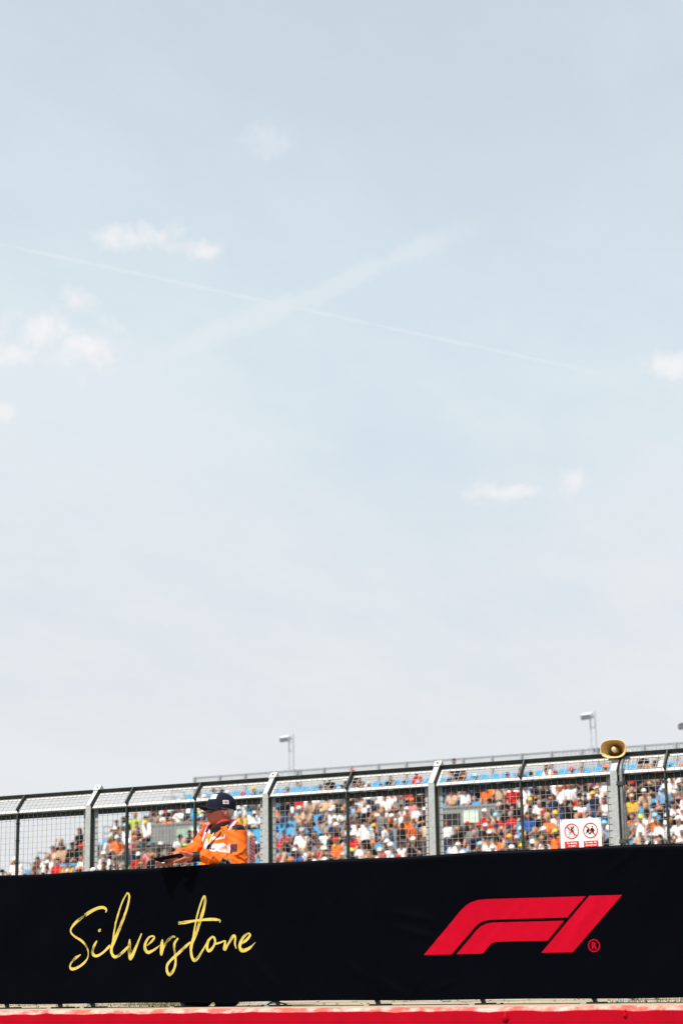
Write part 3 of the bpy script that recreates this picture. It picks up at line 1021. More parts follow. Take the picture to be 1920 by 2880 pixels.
for i in range(R0, R1 + 1):
    b = MB()
    y0 = SY + RUN * i - .42
    z1 = SZ + RISE * i
    segs = [(row_start(i), SX1)]
    for v0, v1, ra, rb in VOMS:
        if ra <= i < rb:
            segs = [s for (a, c) in segs for s in ((a, v0), (v1, c))]
    for a, c in segs:
        sbox(b, a, c, y0, y0 + RUN + (.0 if i < R1 else 1.2), z1 - .30, z1)
    b.build('step', M_CONC, stand)
b = MB()
sbox(b, SX0 - .12, SX0 - .004, SY + RUN * R0 - .4, SY + RUN * R1 + 1.5, -.05, SZ + RISE * R0 - .1)
sbox(b, SX0, SX1, SY + RUN * R0 - .60, SY + RUN * R0 - .425, -.05, SZ + RISE * R0 + .9)
b.build('front_wall', mat('stand_front', (.35, .36, .36), .8), stand)
# back screen of pale panels between posts
M_PALE = mat('pale_screen', (.47, .485, .50), .7, 0, .2, var=.05, vscale=.7)
M_MASTL = mat('screen_rail_steel', (.50, .51, .52), .6, 0, .3)
M_SPOST = mat('screen_post', (.36, .37, .37), .6, .1, .3)
YS = SY + RUN * R1 + 1.0
x = -48.85
PSP = 1.43
while x < SX1:
    b = MB()
    sbox(b, x - .045, x + .045, YS - .10, YS - .012, SZ + RISE * R1 - .2, 10.05)
    b.build('screen_post', M_SPOST, stand)
    if x < -30.5 or True:
        b = MB()
        sbox(b, x + .03, x + PSP - .03, YS, YS + .02, SZ + RISE * R1 - .4, 10.035)
        if x > -31.1:
            # ribbed sheeting on the right hand bays
            for k in range(7):
                xx = x + .1 + k * .19
                sbox(b, xx, xx + .06, YS - .03, YS - .004, SZ + RISE * R1 - .2, 9.98)
        b.build('screen_panel', M_PALE, stand)
    x += PSP
b = MB()
sbox(b, -48.90, SX1, YS - .03, YS - .011, 10.022, 10.045)
b.build('screen_rail', M_MASTL, stand)
# stepped guard rail down the open end
for i in range(R0, R1, 2):
    SXE = row_start(i)
    y = SY + RUN * i
    z = SZ + RISE * i
    b = MB()
    for yy in (y - .3, y + RUN * 1.0):
        b.tube([(SXE + .06 - SOX, yy - SY, z - SOZ), (SXE + .06 - SOX, yy - SY, z + 1.12 - SOZ)], .022, 6)
    for hh in (.45, .8, 1.1):
        b.tube([(SXE + .06 - SOX, y - .3 - SY, z + hh - SOZ), (SXE + .06 - SOX, y + RUN * 1.0 - SY, z + hh - SOZ)], .02, 6)
    b.build('end_rail', M_SPOST, stand)
# stair entrances with barred sides
M_GREY = mat('entrance_grey', (.25, .26, .25), .7, 0, .3, var=.1, vscale=2)
M_DARK = mat('entrance_dark', (.02, .02, .02), .9)
M_PGREEN = mat('pale_green_panel', (.34, .47, .37), .6)
M_PGREENS = mat('mint_notice', (.62, .74, .60), .6)
for vi, (v0, v1, ra, rb) in enumerate(VOMS):
    yf, yb = SY + RUN * ra - .42, SY + RUN * rb - .42
    zf, zb = SZ + RISE * (ra - 1), SZ + RISE * rb
    e = MB()
    sbox(e, v0, v0 + .10, yf, yb, zf - .4, zb + .12)
    sbox(e, v1 - .10, v1, yf, yb, zf - .4, zb + .12)
    sbox(e, v0, v1, yb - .10, yb, zf - .4, zb + 1.12)
    ent = e.build('stair_entrance', M_GREY, stand)
    b = MB()
    sbox(b, v0 + .1, v1 - .1, yf + .8, yb - .101, zf - .38, zf - .3)
    b.build('landing', M_CONC, ent)
    wdt = v1 - v0
    b = MB()
    sbox(b, v0 + (.06 if vi else .52) * wdt, v0 + (.40 if vi else .78) * wdt, yb - .14, yb - .102, zf - .3, zb + .92)
    b.build('doorway_shade_or_panel', M_DARK if vi else M_PGREEN, ent)  # dark version is a flat slab with the opening's shade as its colour
    b = MB()
    sbox(b, v0 + (.46 if vi else .80) * wdt, v0 + (.72 if vi else .98) * wdt, yb - .17, yb - .128, zb + .52, zb + .98)
    b.build('notice', M_PGREENS, ent)
    b = MB()
    sbox(b, v0 - .02, v1 + .02, yb - .13, yb + .03, zb + 1.122, zb + 1.20)
    b.build('coping', M_GREY, ent)
    n = int(wdt / .17)
    for k in range(n + 1):
        f_ = k / n
        if (.04 < f_ < .42) if vi else (.50 < f_ < .80):
            continue
        xx = v0 + .03 + (wdt - .06) * f_
        b = MB()
        sbox(b, xx - .028, xx + .028, yb - .126, yb - .101, zf - .2, zb + 1.115)
        b.build('rib', M_GREY, ent)

# ------------------------------------------------------------------ light masts on the back of the stand
M_MAST = mat('mast_steel', (.46, .47, .475), .6, .1, .3)
M_LAMP = mat('floodlight_housing', (.75, .76, .76), .5, 0, .3)
for mx, ztop, lab, boxx in ((-43.13, 11.69, 'slim twin-leg mast with white floodlight box beside the left end of the stand', -.27),
                            (-28.02, 11.61, 'slim twin-leg mast with white floodlight box rising behind the horn loudspeaker', -.25),
                            (-23.76, 10.87, 'short mast with dark floodlight box at the far right of the stand', -.12)):
    base = SZ + RISE * R1
    mst = thing('floodlight_mast', (mx, YS - .5, base), lab, 'mast', group='masts along the back of the stand')
    h = ztop - base
    for sx in (-.17, .05):
        MB().tube([(sx, 0, 0), (sx, 0, h - (.0 if sx > 0 else .15))], .035 if sx > 0 else .026, 6).build('leg', M_MAST, mst)
    b = MB()
    for k in range(int(h / .42)):
        b.tube([(-.17, 0, .3 + k * .42), (.05, 0, .3 + k * .42)], .014, 5)
    b.build('rungs', M_MAST, mst)
    for sx in (-.75, .55):
        MB().tube([(sx, 0, .5), (sx * .72, 0, h * .45), (-.06, 0, h * .52)], .014, 5).build('stay', M_MAST, mst)
    lz = h - .22
    bb = MB().obox((boxx - .02, -.16, lz), (.25, 0, .018), (0, .16, .05), (0, -.04, .115))
    bl = bevel(bb.build('floodlight', M_LAMP if mx < -25 else M_FRAME, mst), .03, 2)
    MB().obox((boxx - .02, -.33, lz - .045), (.21, 0, .015), (0, .006, .002), (0, -.03, .085)).build('lamp_glass', mat('lamp_glass', (.30, .31, .32), .2, 0, .5), mst)
    MB().tube([(boxx, -.02, lz), (.05, 0, lz)], .03, 6).build('arm', M_MAST, mst)

# ------------------------------------------------------------------ seats
M_SEAT = mat('blue_seat_plastic', lin(62, 156, 200), .45, 0, .4, kind=None, var=.10, vscale=.6)


def seat_geo():
    b = MB()
    n = 4
    # curved back
    for side, y in ((0, 0.0), (1, .022)):
        for j, (z, hw, yy) in enumerate(((.40, .17, .15), (.52, .205, .175), (.70, .21, .20), (.80, .185, .215))):
            for k in range(n + 1):
                u = -1 + 2 * k / n
                b.v.append((hw * u, yy + y - .03 * u * u, z - (.02 * u * u if j == 3 else 0)))
    m = 4 * (n + 1)
    for j in range(3):
        for k in range(n):
            a = j * (n + 1) + k
            b.f.append((a, a + 1, a + n + 2, a + n + 1))
            b.f.append((m + a, m + a + n + 1, m + a + n + 2, m + a + 1))
    for k in range(n):
        b.f.append((3 * (n + 1) + k, 3 * (n + 1) + k + 1, m + 3 * (n + 1) + k + 1, m + 3 * (n + 1) + k))
    for j in range(3):
        a = j * (n + 1)
        b.f.append((a, a + n + 1, m + a + n + 1, m + a))
        a += n
        b.f.append((a, m + a, m + a + n + 1, a + n + 1))
    b.mi = [0] * len(b.f)
    b.box(-.20, .20, -.20, .16, .395, .43)
    b.box(-.20, .20, -.215, -.195, .375, .425)
    b.box(-.03, .03, -.02, .12, .0, .395)
    return b


seat_b = seat_geo()
seat_me = bpy.data.meshes.new('stadium_seat')
seat_me.from_pydata(seat_b.v, [], seat_b.f)
seat_me.materials.append(M_SEAT)
seat_V = np.array(seat_b.v)

# ------------------------------------------------------------------ spectators
SKIN, SHIRT, TROU, SHOE = 0, 1, 2, 3


def person_field(pose, h, seated=True):
    f = Field((-.52, -.62, -.02), (.52, .42, 1.95 if not seated else 1.55), h)
    if seated:
        pel, ch, nk, hd = (0, .10, .53), (0, .13, .86), (0, .10, 1.07), (0, .06, 1.21)
        lean = pose.get('lean', 0)
        ch = (0, .13 - lean * .5, .86 - abs(lean) * .2)
        nk = (0, .10 - lean, 1.07 - lean * .3)
        hd = (0, .06 - lean * 1.15, 1.21 - lean * .35)
        kn = [(s * pose.get('kx', .12), -.30, .52) for s in (-1, 1)]
        an = [(s * .12, -.27, .09) for s in (-1, 1)]
        hp = [(s * .095, .08, .51) for s in (-1, 1)]
    else:
        pel, ch, nk, hd = (0, .02, .95), (0, .03, 1.28), (0, .01, 1.48), (0, -.02, 1.63)
        hp = [(s * .09, .02, .92) for s in (-1, 1)]
        kn = [(s * .11, -.02, .5) for s in (-1, 1)]
        an = [(s * .12, .03, .09) for s in (-1, 1)]
    for s in (0, 1):
        f.cap(hp[s], kn[s], .088, .066, TROU, .03)
        f.cap(kn[s], an[s], .062, .045, TROU if pose.get('long', True) else SKIN, .02)
        f.cap(an[s], (an[s][0] * 1.1, an[s][1] - .13, .045), .045, .040, SHOE, .02)
    f.cap(pel, (pel[0], pel[1], pel[2] + .12), .150, .145, TROU, .03, sq=(.88, 1.15, 1))
    f.cap((pel[0], pel[1], pel[2] + .13), ch, .148, .158, SHIRT, .04, sq=(.88, 1.2, 1))
    shd = [np.array((s * .175, ch[1] - .0 + (nk[1] - ch[1]) * .55, ch[2] + (nk[2] - ch[2]) * .62)) for s in (-1, 1)]
    f.cap(shd[0], shd[1], .075, .075, SHIRT, .05)
    f.cap(nk, hd, .052, .055, SKIN, .015)
    f.ell((hd[0], hd[1], hd[2]), (.075, .094, .118), SKIN, .02)
    f.ell((hd[0], hd[1] - .095, hd[2] - .02), (.016, .022, .025), SKIN, .01)
    for s in (0, 1):
        f.ell((hd[0] + (-1, 1)[s] * .076, hd[1] + .01, hd[2] - .01), (.012, .02, .03), SKIN, .01)
        el, ha = pose['arms'][s]
        sg = (-1, 1)[s]
        el = np.array((el[0] * sg, el[1], el[2]))
        ha = np.array((ha[0] * sg, ha[1], ha[2]))
        mid = shd[s] + (el - shd[s]) * .75
        f.cap(shd[s], mid, .062, .055, SHIRT, .03)
        f.cap(mid, el, .046, .042, SKIN, .012)
        f.cap(el, ha, .042, .030, SKIN, .015)
        f.ell(ha + (ha - el) / np.linalg.norm(ha - el) * .05, (.042, .045, .042), SKIN, .02)
    return f, hd


POSES = [
    (dict(arms=[((.25, .02, .74), (.10, -.22, .62)), ((.25, .02, .74), (.10, -.22, .62))], long=False), True, 'hands in lap'),
    (dict(arms=[((.26, .0, .74), (.04, -.16, .80)), ((.26, .0, .74), (.06, -.16, .77))], lean=.03), True, 'arms folded'),
    (dict(arms=[((.24, -.08, .80), (.08, -.24, 1.05)), ((.24, -.04, .76), (.10, -.26, .98))]), True, 'both hands raised'),
    (dict(arms=[((.22, -.18, .68), (.12, -.36, .60)), ((.22, -.18, .68), (.12, -.36, .60))], lean=.16, long=False), True, 'leaning forward'),
    (dict(arms=[((.29, .0, .84), (.12, -.04, 1.26)), ((.25, .02, .74), (.10, -.22, .62))], long=False), True, 'one hand raised'),
    (dict(arms=[((.31, .02, .78), (.33, -.18, .62)), ((.25, .02, .74), (.05, -.22, .70))], kx=.17, long=False, lean=-.03), True, 'sitting back'),
    (dict(arms=[((.27, .05, 1.16), (.20, -.08, .98)), ((.26, .03, 1.14), (.24, -.03, .92))]), False, 'standing'),
    (dict(arms=[((.26, .0, 1.14), (.08, -.22, 1.20)), ((.26, .03, 1.14), (.14, -.18, 1.0))], long=False), False, 'standing'),
]
H_P = .036
protos = []
proto_lo = []
for pi, (pose, seated, words) in enumerate(POSES):
    f, hd = person_field(pose, H_P, seated)
    p, q, T = f.mesh()
    me = np_mesh('person', p, q)
    for m in (M_SKIN, M_OBJ, M_TROU, M_SHOE):
        me.materials.append(m)
    tq = T[q]
    mi = np.array([np.bincount(r, minlength=4).argmax() for r in tq], np.int32)
    me.polygons.foreach_set('material_index', mi)
    me.update()
    protos.append((me, hd, words, seated))
    f, hd = person_field(pose, .05, seated)
    p, q, T = f.mesh()
    proto_lo.append((p, q, T))


# headwear, centred on the head
def dome(rx, ry, rz, z0, rows=4, n=12, jitter=0.0):
    vs, fs = [], []
    for i in range(rows + 1):
        a = math.pi / 2 * i / rows
        for k in range(n):
            th = 2 * math.pi * k / n
            j = 1 + (random.uniform(-jitter, jitter) if jitter else 0)
            vs.append((rx * math.cos(a) * math.cos(th) * j, ry * math.cos(a) * math.sin(th) * j, z0 + rz * math.sin(a)))
    for i in range(rows):
        for k in range(n):
            k2 = (k + 1) % n
            fs.append((i * n + k, i * n + k2, (i + 1) * n + k2, (i + 1) * n + k))
    return vs, fs


def hat_geo(kind):
    b = MB()
    if kind == 'cap':
        b.add(*dome(.092, .110, .095, .045))
        n = 6
        vs = []
        for k in range(n + 1):
            a = math.pi * (k / n)
            vs += [(.078 * math.cos(a), -.09 - .02 * math.sin(a), .05), (.082 * math.cos(a), -.095 - .10 * math.sin(a), .035)]
        vs2 = [(x, y, z - .008) for x, y, z in vs]
        m = len(vs)
        fs = [(2 * k, 2 * k + 2, 2 * k + 3, 2 * k + 1) for k in range(n)] + [(m + 2 * k, m + 2 * k + 1, m + 2 * k + 3, m + 2 * k + 2) for k in range(n)]
        fs += [(2 * k + 1, 2 * k + 3, m + 2 * k + 3, m + 2 * k + 1) for k in range(n)]
        b.add(vs + vs2, fs)
    elif kind == 'sun_hat':
        b.add(*dome(.094, .112, .095, .045))
        n = 16
        vs = []
        for k in range(n):
            a = 2 * math.pi * k / n
            vs += [(.093 * math.cos(a), .111 * math.sin(a), .05), (.165 * math.cos(a), .185 * math.sin(a), .022), (.160 * math.cos(a), .18 * math.sin(a), .014)]
        fs = []
        for k in range(n):
            k2 = (k + 1) % n
            fs += [(3 * k, 3 * k + 1, 3 * k2 + 1, 3 * k2), (3 * k + 1, 3 * k + 2, 3 * k2 + 2, 3 * k2 + 1)]
        b.add(vs, fs)
    elif kind == 'hair':
        vs, fs = dome(.088, .108, .105, .03, jitter=.04)
        vs = [(x, y + .014, z - (.10 if y > .03 and i < 12 else 0)) for i, (x, y, z) in enumerate(vs)]
        b.add(vs, fs)
    else:  # long hair
        vs, fs = dome(.092, .110, .105, .03, jitter=.04)
        vs = [(x * (1.05 if i < 12 else 1), y + .02, z - (.27 if y > -.01 and i < 12 else 0)) for i, (x, y, z) in enumerate(vs)]
        b.add(vs, fs)
    return b


HATS = {}
for kind in ('cap', 'sun_hat', 'hair', 'long_hair'):
    b = hat_geo(kind)
    me = bpy.data.meshes.new(kind)
    me.from_pydata(b.v, [], b.f)
    me.materials.append(M_OBJ)
    me.polygons.foreach_set('use_smooth', [True] * len(me.polygons))
    HATS[kind] = (me, np.array(b.v), b.f)

SHIRTS = [('white', lin(234, 231, 227), 26), ('black', lin(14, 14, 17), 30), ('navy', lin(26, 34, 62), 11), ('orange', lin(238, 110, 34), 7), ('red', lin(196, 34, 32), 8),
          ('grey', lin(120, 118, 116), 7), ('beige', lin(205, 170, 138), 11), ('light blue', lin(140, 172, 205), 4), ('yellow', lin(228, 172, 60), 2),
          ('lime', lin(180, 205, 80), 1), ('teal', lin(34, 112, 106), 2), ('pink', lin(205, 130, 130), 2), ('blue', lin(30, 80, 150), 2)]
HATC = [('white', lin(238, 236, 232), 28), ('orange', lin(236, 120, 30), 8), ('red', lin(205, 34, 32), 12), ('black', lin(16, 16, 19), 26), ('yellow', lin(235, 190, 50), 4),
        ('navy', lin(30, 40, 74), 8), ('lime', lin(190, 215, 80), 1), ('pale blue', lin(140, 200, 230), 4), ('beige', lin(205, 182, 150), 5)]
HAIRC = [('dark', lin(38, 28, 22), 5), ('brown', lin(84, 56, 38), 4), ('fair', lin(176, 136, 88), 3), ('grey', lin(150, 146, 140), 2)]


def pick(tbl):
    wts = np.array([r[2] for r in tbl], float)
    return tbl[int(rng.choice(len(tbl), p=wts / wts.sum()))]


def outfit(x=0, i=0):
    s = pick(SHIRTS)
    k = math.sin(x * 1.31 + i * .7 + 1.7) * math.sin(x * .53 - i * .9)
    if rng.random() < .30:
        s = SHIRTS[0] if k > .25 else (SHIRTS[1] if k < -.25 else s)
    u = rng.random()
    if u < .55:
        kind, hc = 'cap', pick(HATC)
    elif u < .64:
        kind, hc = 'sun_hat', pick(HATC)
    elif u < .90:
        kind, hc = 'hair', pick(HAIRC)
    else:
        kind, hc = 'long_hair', pick(HAIRC)
    return s, kind, hc


# seats taken and empty
def inview(x, y, z):
    d = Vector((x, y, z)) - Vector((0, 0, CAM_Z))
    q = d.dot(_F)
    return d.dot(_R2) / q * 5300 + 960, 1440 - d.dot(_U2) / q * 5300


def zone(x, i):
    """share of seats taken"""
    if i >= 18:
        return .06
    if i >= 16:
        return .14
    if i >= 14:
        return .45
    if i >= 12:
        return .66
    d = .64 + .16 * math.sin(x * 1.9 + i * 1.3) * math.sin(x * .8 - i * .9)
    if -31.5 < x < -28.0 and i >= 8:
        d = .12
    if -44.2 < x < -41.0 and 8 <= i <= 10:
        d = .35
    for cx, ci, rx, ri in ((-39.0, 6.5, .9, 3.2), (-36.2, 6.5, 2.6, 1.9), (-35.6, -1.5, 1.6, 1.4), (-37.8, 11, 2.0, 1.2), (-25.6, 4.5, 1.4, 1.2), (-22.6, 6, 1.0, 2.2), (-34.6, 1.5, 1.2, 1.2), (-28.0, -1, .9, 1.3), (-42.6, 12, 1.8, 1.5)):
        if ((x - cx) / rx) ** 2 + ((i - ci) / ri) ** 2 < 1:
            d *= .10
    return d


def where(x):
    """which block of the stand, told by its stair entrances"""
    return 'near the open end' if x < -42.5 else ('between stair entrances' if x < -29.4 else 'beyond the doorway entrance')


taken, empty_seats = [], []
for i in range(-5, R1):
    for j in range(int((SX1 - SX0 + 2) / .53)):
        x = row_start(i) + .42 + .53 * j
        if any(v0 - .2 < x < v1 + .2 and ra <= i < rb for v0, v1, ra, rb in VOMS):
            continue
        if any(v0 - .2 < x < v1 + .2 and ra - 2 <= i < ra for v0, v1, ra, rb in VOMS):
            continue
        y, z = SY + RUN * i, SZ + RISE * i
        u, v = inview(x, y, z + 1.15)
        if u < -120 or u > 2040:
            continue
        btop = 2458 - .0437 * u
        if v > btop + 25:
            continue
        if rng.random() < zone(x, i):
            taken.append((x, y, z, i))
        else:
            empty_seats.append((x, y, z, i))
GP = 'spectators in the grandstand'
persons = []
for (x, y, z, i) in taken:
    pr = int(rng.choice(6, p=[.26, .18, .15, .17, .09, .15]))
    if rng.random() < .06:
        pr = int(rng.choice([6, 7]))
    persons.append([x + rng.normal(0, .05), y + (rng.normal(0, .03) if pr < 6 else -.28), z, rng.normal(0, .32), pr, rng.uniform(.98, 1.14), i])
for vx, vy, vz in ((-30.9, 2.3, 0), (-30.3, 2.35, 0), (-29.7, 2.2, 0), (-29.3, 2.4, 0), (-28.8, 2.25, 0), (-28.4, 2.4, 0), (-43.2, 2.3, 0), (-42.6, 2.2, 0), (-42.0, 2.35, 0),
                   (-30.5, 4.2, 1), (-29.4, 4.6, 1)):
    i = 2
    yy = SY + RUN * vy - (.1 if not vz else 0)
    zz = SZ + RISE * i if not vz else SZ + RISE * 2 - .3
    persons.append([vx + rng.normal(0, .08), yy, zz, rng.normal(0, .9), int(rng.choice([6, 7])), rng.uniform(.95, 1.05), i - .5])
persons.sort(key=lambda r: r[6])
LIM = 298
stuff_v, stuff_f, stuff_c, nv = [], [], [], 0


def put_stuff(V, faces, colr, x, y, z, rz, s):
    global nv
    c, sn = math.cos(rz), math.sin(rz)
    P = V * s
    P = np.stack([P[:, 0] * c - P[:, 1] * sn + x, P[:, 0] * sn + P[:, 1] * c + y, P[:, 2] + z], 1)
    stuff_v.append(P)
    stuff_f.append(np.asarray(faces) + nv)
    stuff_c.append(np.broadcast_to(colr, P.shape) if np.ndim(colr) == 1 else colr)
    nv += len(P)


SK = [lin(214, 160, 132), lin(198, 140, 112), lin(222, 170, 146), lin(176, 118, 90), lin(120, 78, 56), lin(205, 150, 125)]
TR = [lin(40, 44, 60), lin(25, 25, 28), lin(150, 135, 110), lin(60, 80, 110), lin(95, 95, 95), lin(30, 30, 34)]
for n, (x, y, z, rz, pr, s, i) in enumerate(persons):
    sh, kind, hc = outfit(x, i)
    me, hd, words, seated = protos[pr]
    if n < LIM:
        o = bpy.data.objects.new('person', me)
        col.objects.link(o)
        o.location = (x, y, z)
        o.rotation_euler = (0, 0, rz)
        o.scale = (s, s, s)
        tone = rng.uniform(.92, 1.12) if sh[0] == 'white' else rng.uniform(.72, 1.08)
        o.color = (*[v * tone for v in sh[1]], 1)
        hw = {'cap': '%s cap' % hc[0], 'sun_hat': '%s brimmed hat' % hc[0], 'hair': 'short %s hair' % hc[0], 'long_hair': 'long %s hair' % hc[0]}[kind]
        tag(o, 'spectator in %s top, %s, %s, %s' % (sh[0], hw, words, where(x)), 'person', GP)
        c = bpy.data.objects.new({'cap': 'cap', 'sun_hat': 'brimmed_hat', 'hair': 'hair', 'long_hair': 'hair'}[kind], HATS[kind][0])
        col.objects.link(c)
        c.parent = o
        c.location = hd
        c.rotation_euler = (rng.normal(0, .08), 0, rng.normal(0, .15))
        c.color = (*hc[1], 1)
    else:
        p, q, T = proto_lo[pr]
        cm = np.array([SK[int(rng.integers(6))], np.array(sh[1]) * (rng.uniform(.92, 1.12) if sh[0] == 'white' else rng.uniform(.72, 1.08)), TR[int(rng.integers(6))], (.3, .29, .28)])
        put_stuff(p, q, cm[T], x, y, z, rz, s)
        V, F = HATS[kind][1], HATS[kind][2]
        put_stuff(V + np.array(hd), F, np.array(hc[1]), x, y, z, rz, s)
if stuff_v:
    o = link('crowd', np_mesh('crowd', np.concatenate(stuff_v), np.concatenate(stuff_f), np.concatenate(stuff_c)), None, [M_ATTR])
    tag(o, 'dense crowd filling the upper rows of the grandstand', 'crowd', kind='stuff')
# seats: the free ones that show, then the rest as one mass
empty_seats.sort(key=lambda r: r[3])
for n, (x, y, z, i) in enumerate(empty_seats[:298]):
    o = bpy.data.objects.new('stadium_seat', seat_me)
    col.objects.link(o)
    o.location = (x, y, z)
    tag(o, 'empty blue plastic seat %s of the stand, %s' % ('in the lower rows' if i < 8 else ('in the middle rows' if i < 15 else 'in the top rows'), where(x)), 'seat', 'empty seats in the grandstand')
stuff_v, stuff_f, nv = [], [], 0
b = MB()
for (x, y, z, i) in empty_seats[298:] + taken:
    b.add(seat_V + np.array((x, y, z)), seat_b.f)
tag(b.build('seat_rows', M_SEAT), 'rows of blue plastic seats beneath the seated crowd', 'seats', kind='stuff')

# ------------------------------------------------------------------ track marshal leaning on the banner
from mathutils.bvhtree import BVHTree
ORG = (-7.333, 12.192, 0.0)
TS, TO, TB, TR_, TT, TH = 0, 1, 2, 3, 4, 5      # skin, orange suit, black, red collar, trousers, shoes
HC = np.array((-.012, .33, 1.472))
hf = np.array((-.92, -.39, 0.0))
hs = np.array((.39, -.92, 0.0))
hz = np.array((0, 0, 1.0))
HANG = math.atan2(.39, .92)


def HP(f, s, z):
    return HC + hf * f + hs * s + hz * z


F_ = Field((-.56, -.16, -.01), (.34, .70, 1.62), .006)
# legs and shoes
F_.cap((.02, .35, .90), (-.06, .34, .50), .100, .075, TT, .03)
F_.cap((-.06, .34, .50), (-.125, .33, .10), .072, .055, TT, .02)
F_.cap((.13, .44, .90), (.10, .37, .50), .100, .075, TT, .03)
F_.cap((.10, .37, .50), (.085, .30, .10), .072, .055, TT, .02)
F_.cap((-.115, .32, .062), (-.26, .29, .052), .048, .040, TH, .01)
F_.cap((.09, .29, .062), (-.005, .20, .052), .048, .040, TH, .01)
# trunk
F_.cap((.075, .40, .90), (.045, .37, 1.17), .155, .160, TO, .04)
F_.ell((.03, .35, 1.05), (.165, .160, .15), TO, .03)
F_.cap((.10, .22, 1.275), (-.105, .48, 1.29), .070, .066, TO, .06)
F_.cap((.02, .35, 1.30), (.015, .345, 1.325), .085, .078, TB, .02)
F_.cap((.005, .340, 1.36), tuple(HP(-.02, 0, -.05)), .062, .060, TS, .015)
# near arm, resting on the rail
F_.cap((.125, .19, 1.262), (.135, .075, 1.055), .078, .070, TO, .03)
F_.cap((.135, .075, 1.05), (-.118, .075, 1.104), .062, .048, TO, .025)
F_.cap((-.125, .074, 1.104), (-.190, .070, 1.101), .040, .037, TB, .003)
# far arm
F_.cap((-.120, .49, 1.275), (-.225, .44, 1.150), .070, .062, TO, .03)
F_.cap((-.225, .44, 1.150), (-.315, .28, 1.130), .058, .046, TO, .02)
F_.cap((-.318, .27, 1.125), (-.335, .235, 1.115), .032, .030, TS, .01)
# cloth folds on the suit
G = np.meshgrid(F_.ax[0], F_.ax[1], F_.ax[2], indexing='ij', sparse=True)
fold = (.0045 * np.sin(G[0] * 40 + G[2] * 52 + 2.2 * np.sin(G[0] * 13 + G[1] * 8) + 1.5 * np.sin(G[2] * 17)) * (.4 + .6 * np.sin(G[0] * 11 + G[2] * 7 + 1))
        + .0018 * np.sin(G[2] * 120 + G[0] * 70 + 3 * np.sin(G[0] * 15 + G[2] * 10)))
cloth = ((F_.T == TO) | (F_.T == TT)) & (np.abs(F_.F) < .05)
th = 30 * (G[0] * .75 + G[2] * 1.0 - G[1] * .5) + 2.4 * np.sin(G[0] * 17 + G[2] * 6) + 1.4 * np.sin(G[2] * 23)
th2 = 38 * (G[0] * 1.0 - G[2] * .45) + 2.0 * np.sin(G[2] * 19 + G[1] * 11)
fold = fold - .012 * (1 - np.abs(np.sin(th))) ** 4 - .009 * (1 - np.abs(np.sin(th2))) ** 5 * (np.sin(G[2] * 13 + 1) > 0)
F_.F += np.where(cloth, fold, 0).astype(np.float32)
F_.carve((.06, .0, 1.125), (.19, .02, 1.06), .014)
F_.carve((.05, -.005, 1.165), (.10, .06, 1.11), .010)
# head
F_.ell(HP(-.012, 0, .022), (.101, .078, .094), TS, .02, rz=HANG)
F_.ell(HP(.030, 0, -.035), (.066, .063, .066), TS, .03, rz=HANG)
F_.ell(HP(.068, 0, -.078), (.024, .028, .018), TS, .02, rz=HANG)
F_.ell(HP(.035, 0, -.082), (.050, .052, .028), TS, .025, rz=HANG)
F_.cap(HP(.088, 0, .006), HP(.107, 0, -.030), .008, .0125, TS, .008)
for sg in (-1, 1):
    F_.ell(HP(.098, sg * .011, -.036), (.010, .009, .008), TS, .005)
    F_.ell(HP(.060, sg * .040, -.026), (.026, .022, .022), TS, .02, rz=HANG)
    F_.ell(HP(-.022, sg * .078, -.030), (.019, .011, .032), TS, .006, rz=HANG)
F_.ell(HP(.079, 0, .018), (.016, .050, .011), TS, .012, rz=HANG)
F_.ell(HP(.089, 0, -.053), (.011, .024, .006), TS, .005, rz=HANG)
F_.ell(HP(.086, 0, -.063), (.012, .022, .006), TS, .005, rz=HANG)
# near hand: palm, four fingers under the folder, thumb on top
F_.cap((-.192, .070, 1.100), (-.236, .056, 1.092), .029, .034, TS, .006, sq=(1, 1, 1.25))
fb = [((-.248, -.022, 1.092), (-.285, -.040, 1.076), (-.318, -.030, 1.070)), ((-.254, -.006, 1.088), (-.296, -.018, 1.068), (-.333, -.008, 1.064)),
      ((-.254, .010, 1.084), (-.294, .004, 1.063), (-.330, .012, 1.061)), ((-.246, .026, 1.080), (-.278, .028, 1.062), (-.306, .034, 1.060))]
for (a, b_, c_), r in zip(fb, (.0098, .0102, .0098, .0086)):
    a, b_, c_ = [np.array(k_) + np.array((0, .05, 0)) for k_ in (a, b_, c_)]
    F_.cap(a, b_, r + .001, r, TS, .004)
    F_.cap(b_, c_, r, r - .0018, TS, .003)
F_.cap((-.210, .038, 1.112), (-.248, .020, 1.128), .014, .0115, TS, .008)
F_.cap((-.248, .020, 1.128), (-.288, .026, 1.1385), .0112, .009, TS, .004)
# far hand: fingers curled round the far corner of the folder
F_.cap((-.338, .240, 1.108), (-.388, .200, 1.068), .030, .032, TS, .012, sq=(1, 1, 1.2))
fb = [((-.400, .150, 1.058), (-.440, .118, 1.052), (-.468, .090, 1.064)), ((-.404, .135, 1.054), (-.444, .095, 1.050), (-.474, .062, 1.066)),
      ((-.402, .118, 1.053), (-.440, .074, 1.050), (-.472, .040, 1.068)), ((-.396, .102, 1.054), (-.430, .060, 1.052), (-.462, .022, 1.066))]
for (a, b_, c_), r in zip(fb, (.0098, .0102, .0098, .0088)):
    a, b_, c_ = [np.array(k_) + np.array((0, .04, 0)) for k_ in (a, b_, c_)]
    F_.cap(a, b_, r + .001, r, TS, .004)
    F_.cap(b_, c_, r, r - .0015, TS, .003)
F_.cap((-.375, .225, 1.085), (-.415, .222, 1.098), .013, .011, TS, .006)
F_.cap((-.415, .222, 1.098), (-.450, .205, 1.108), .011, .009, TS, .003)
p, q, T = F_.mesh()
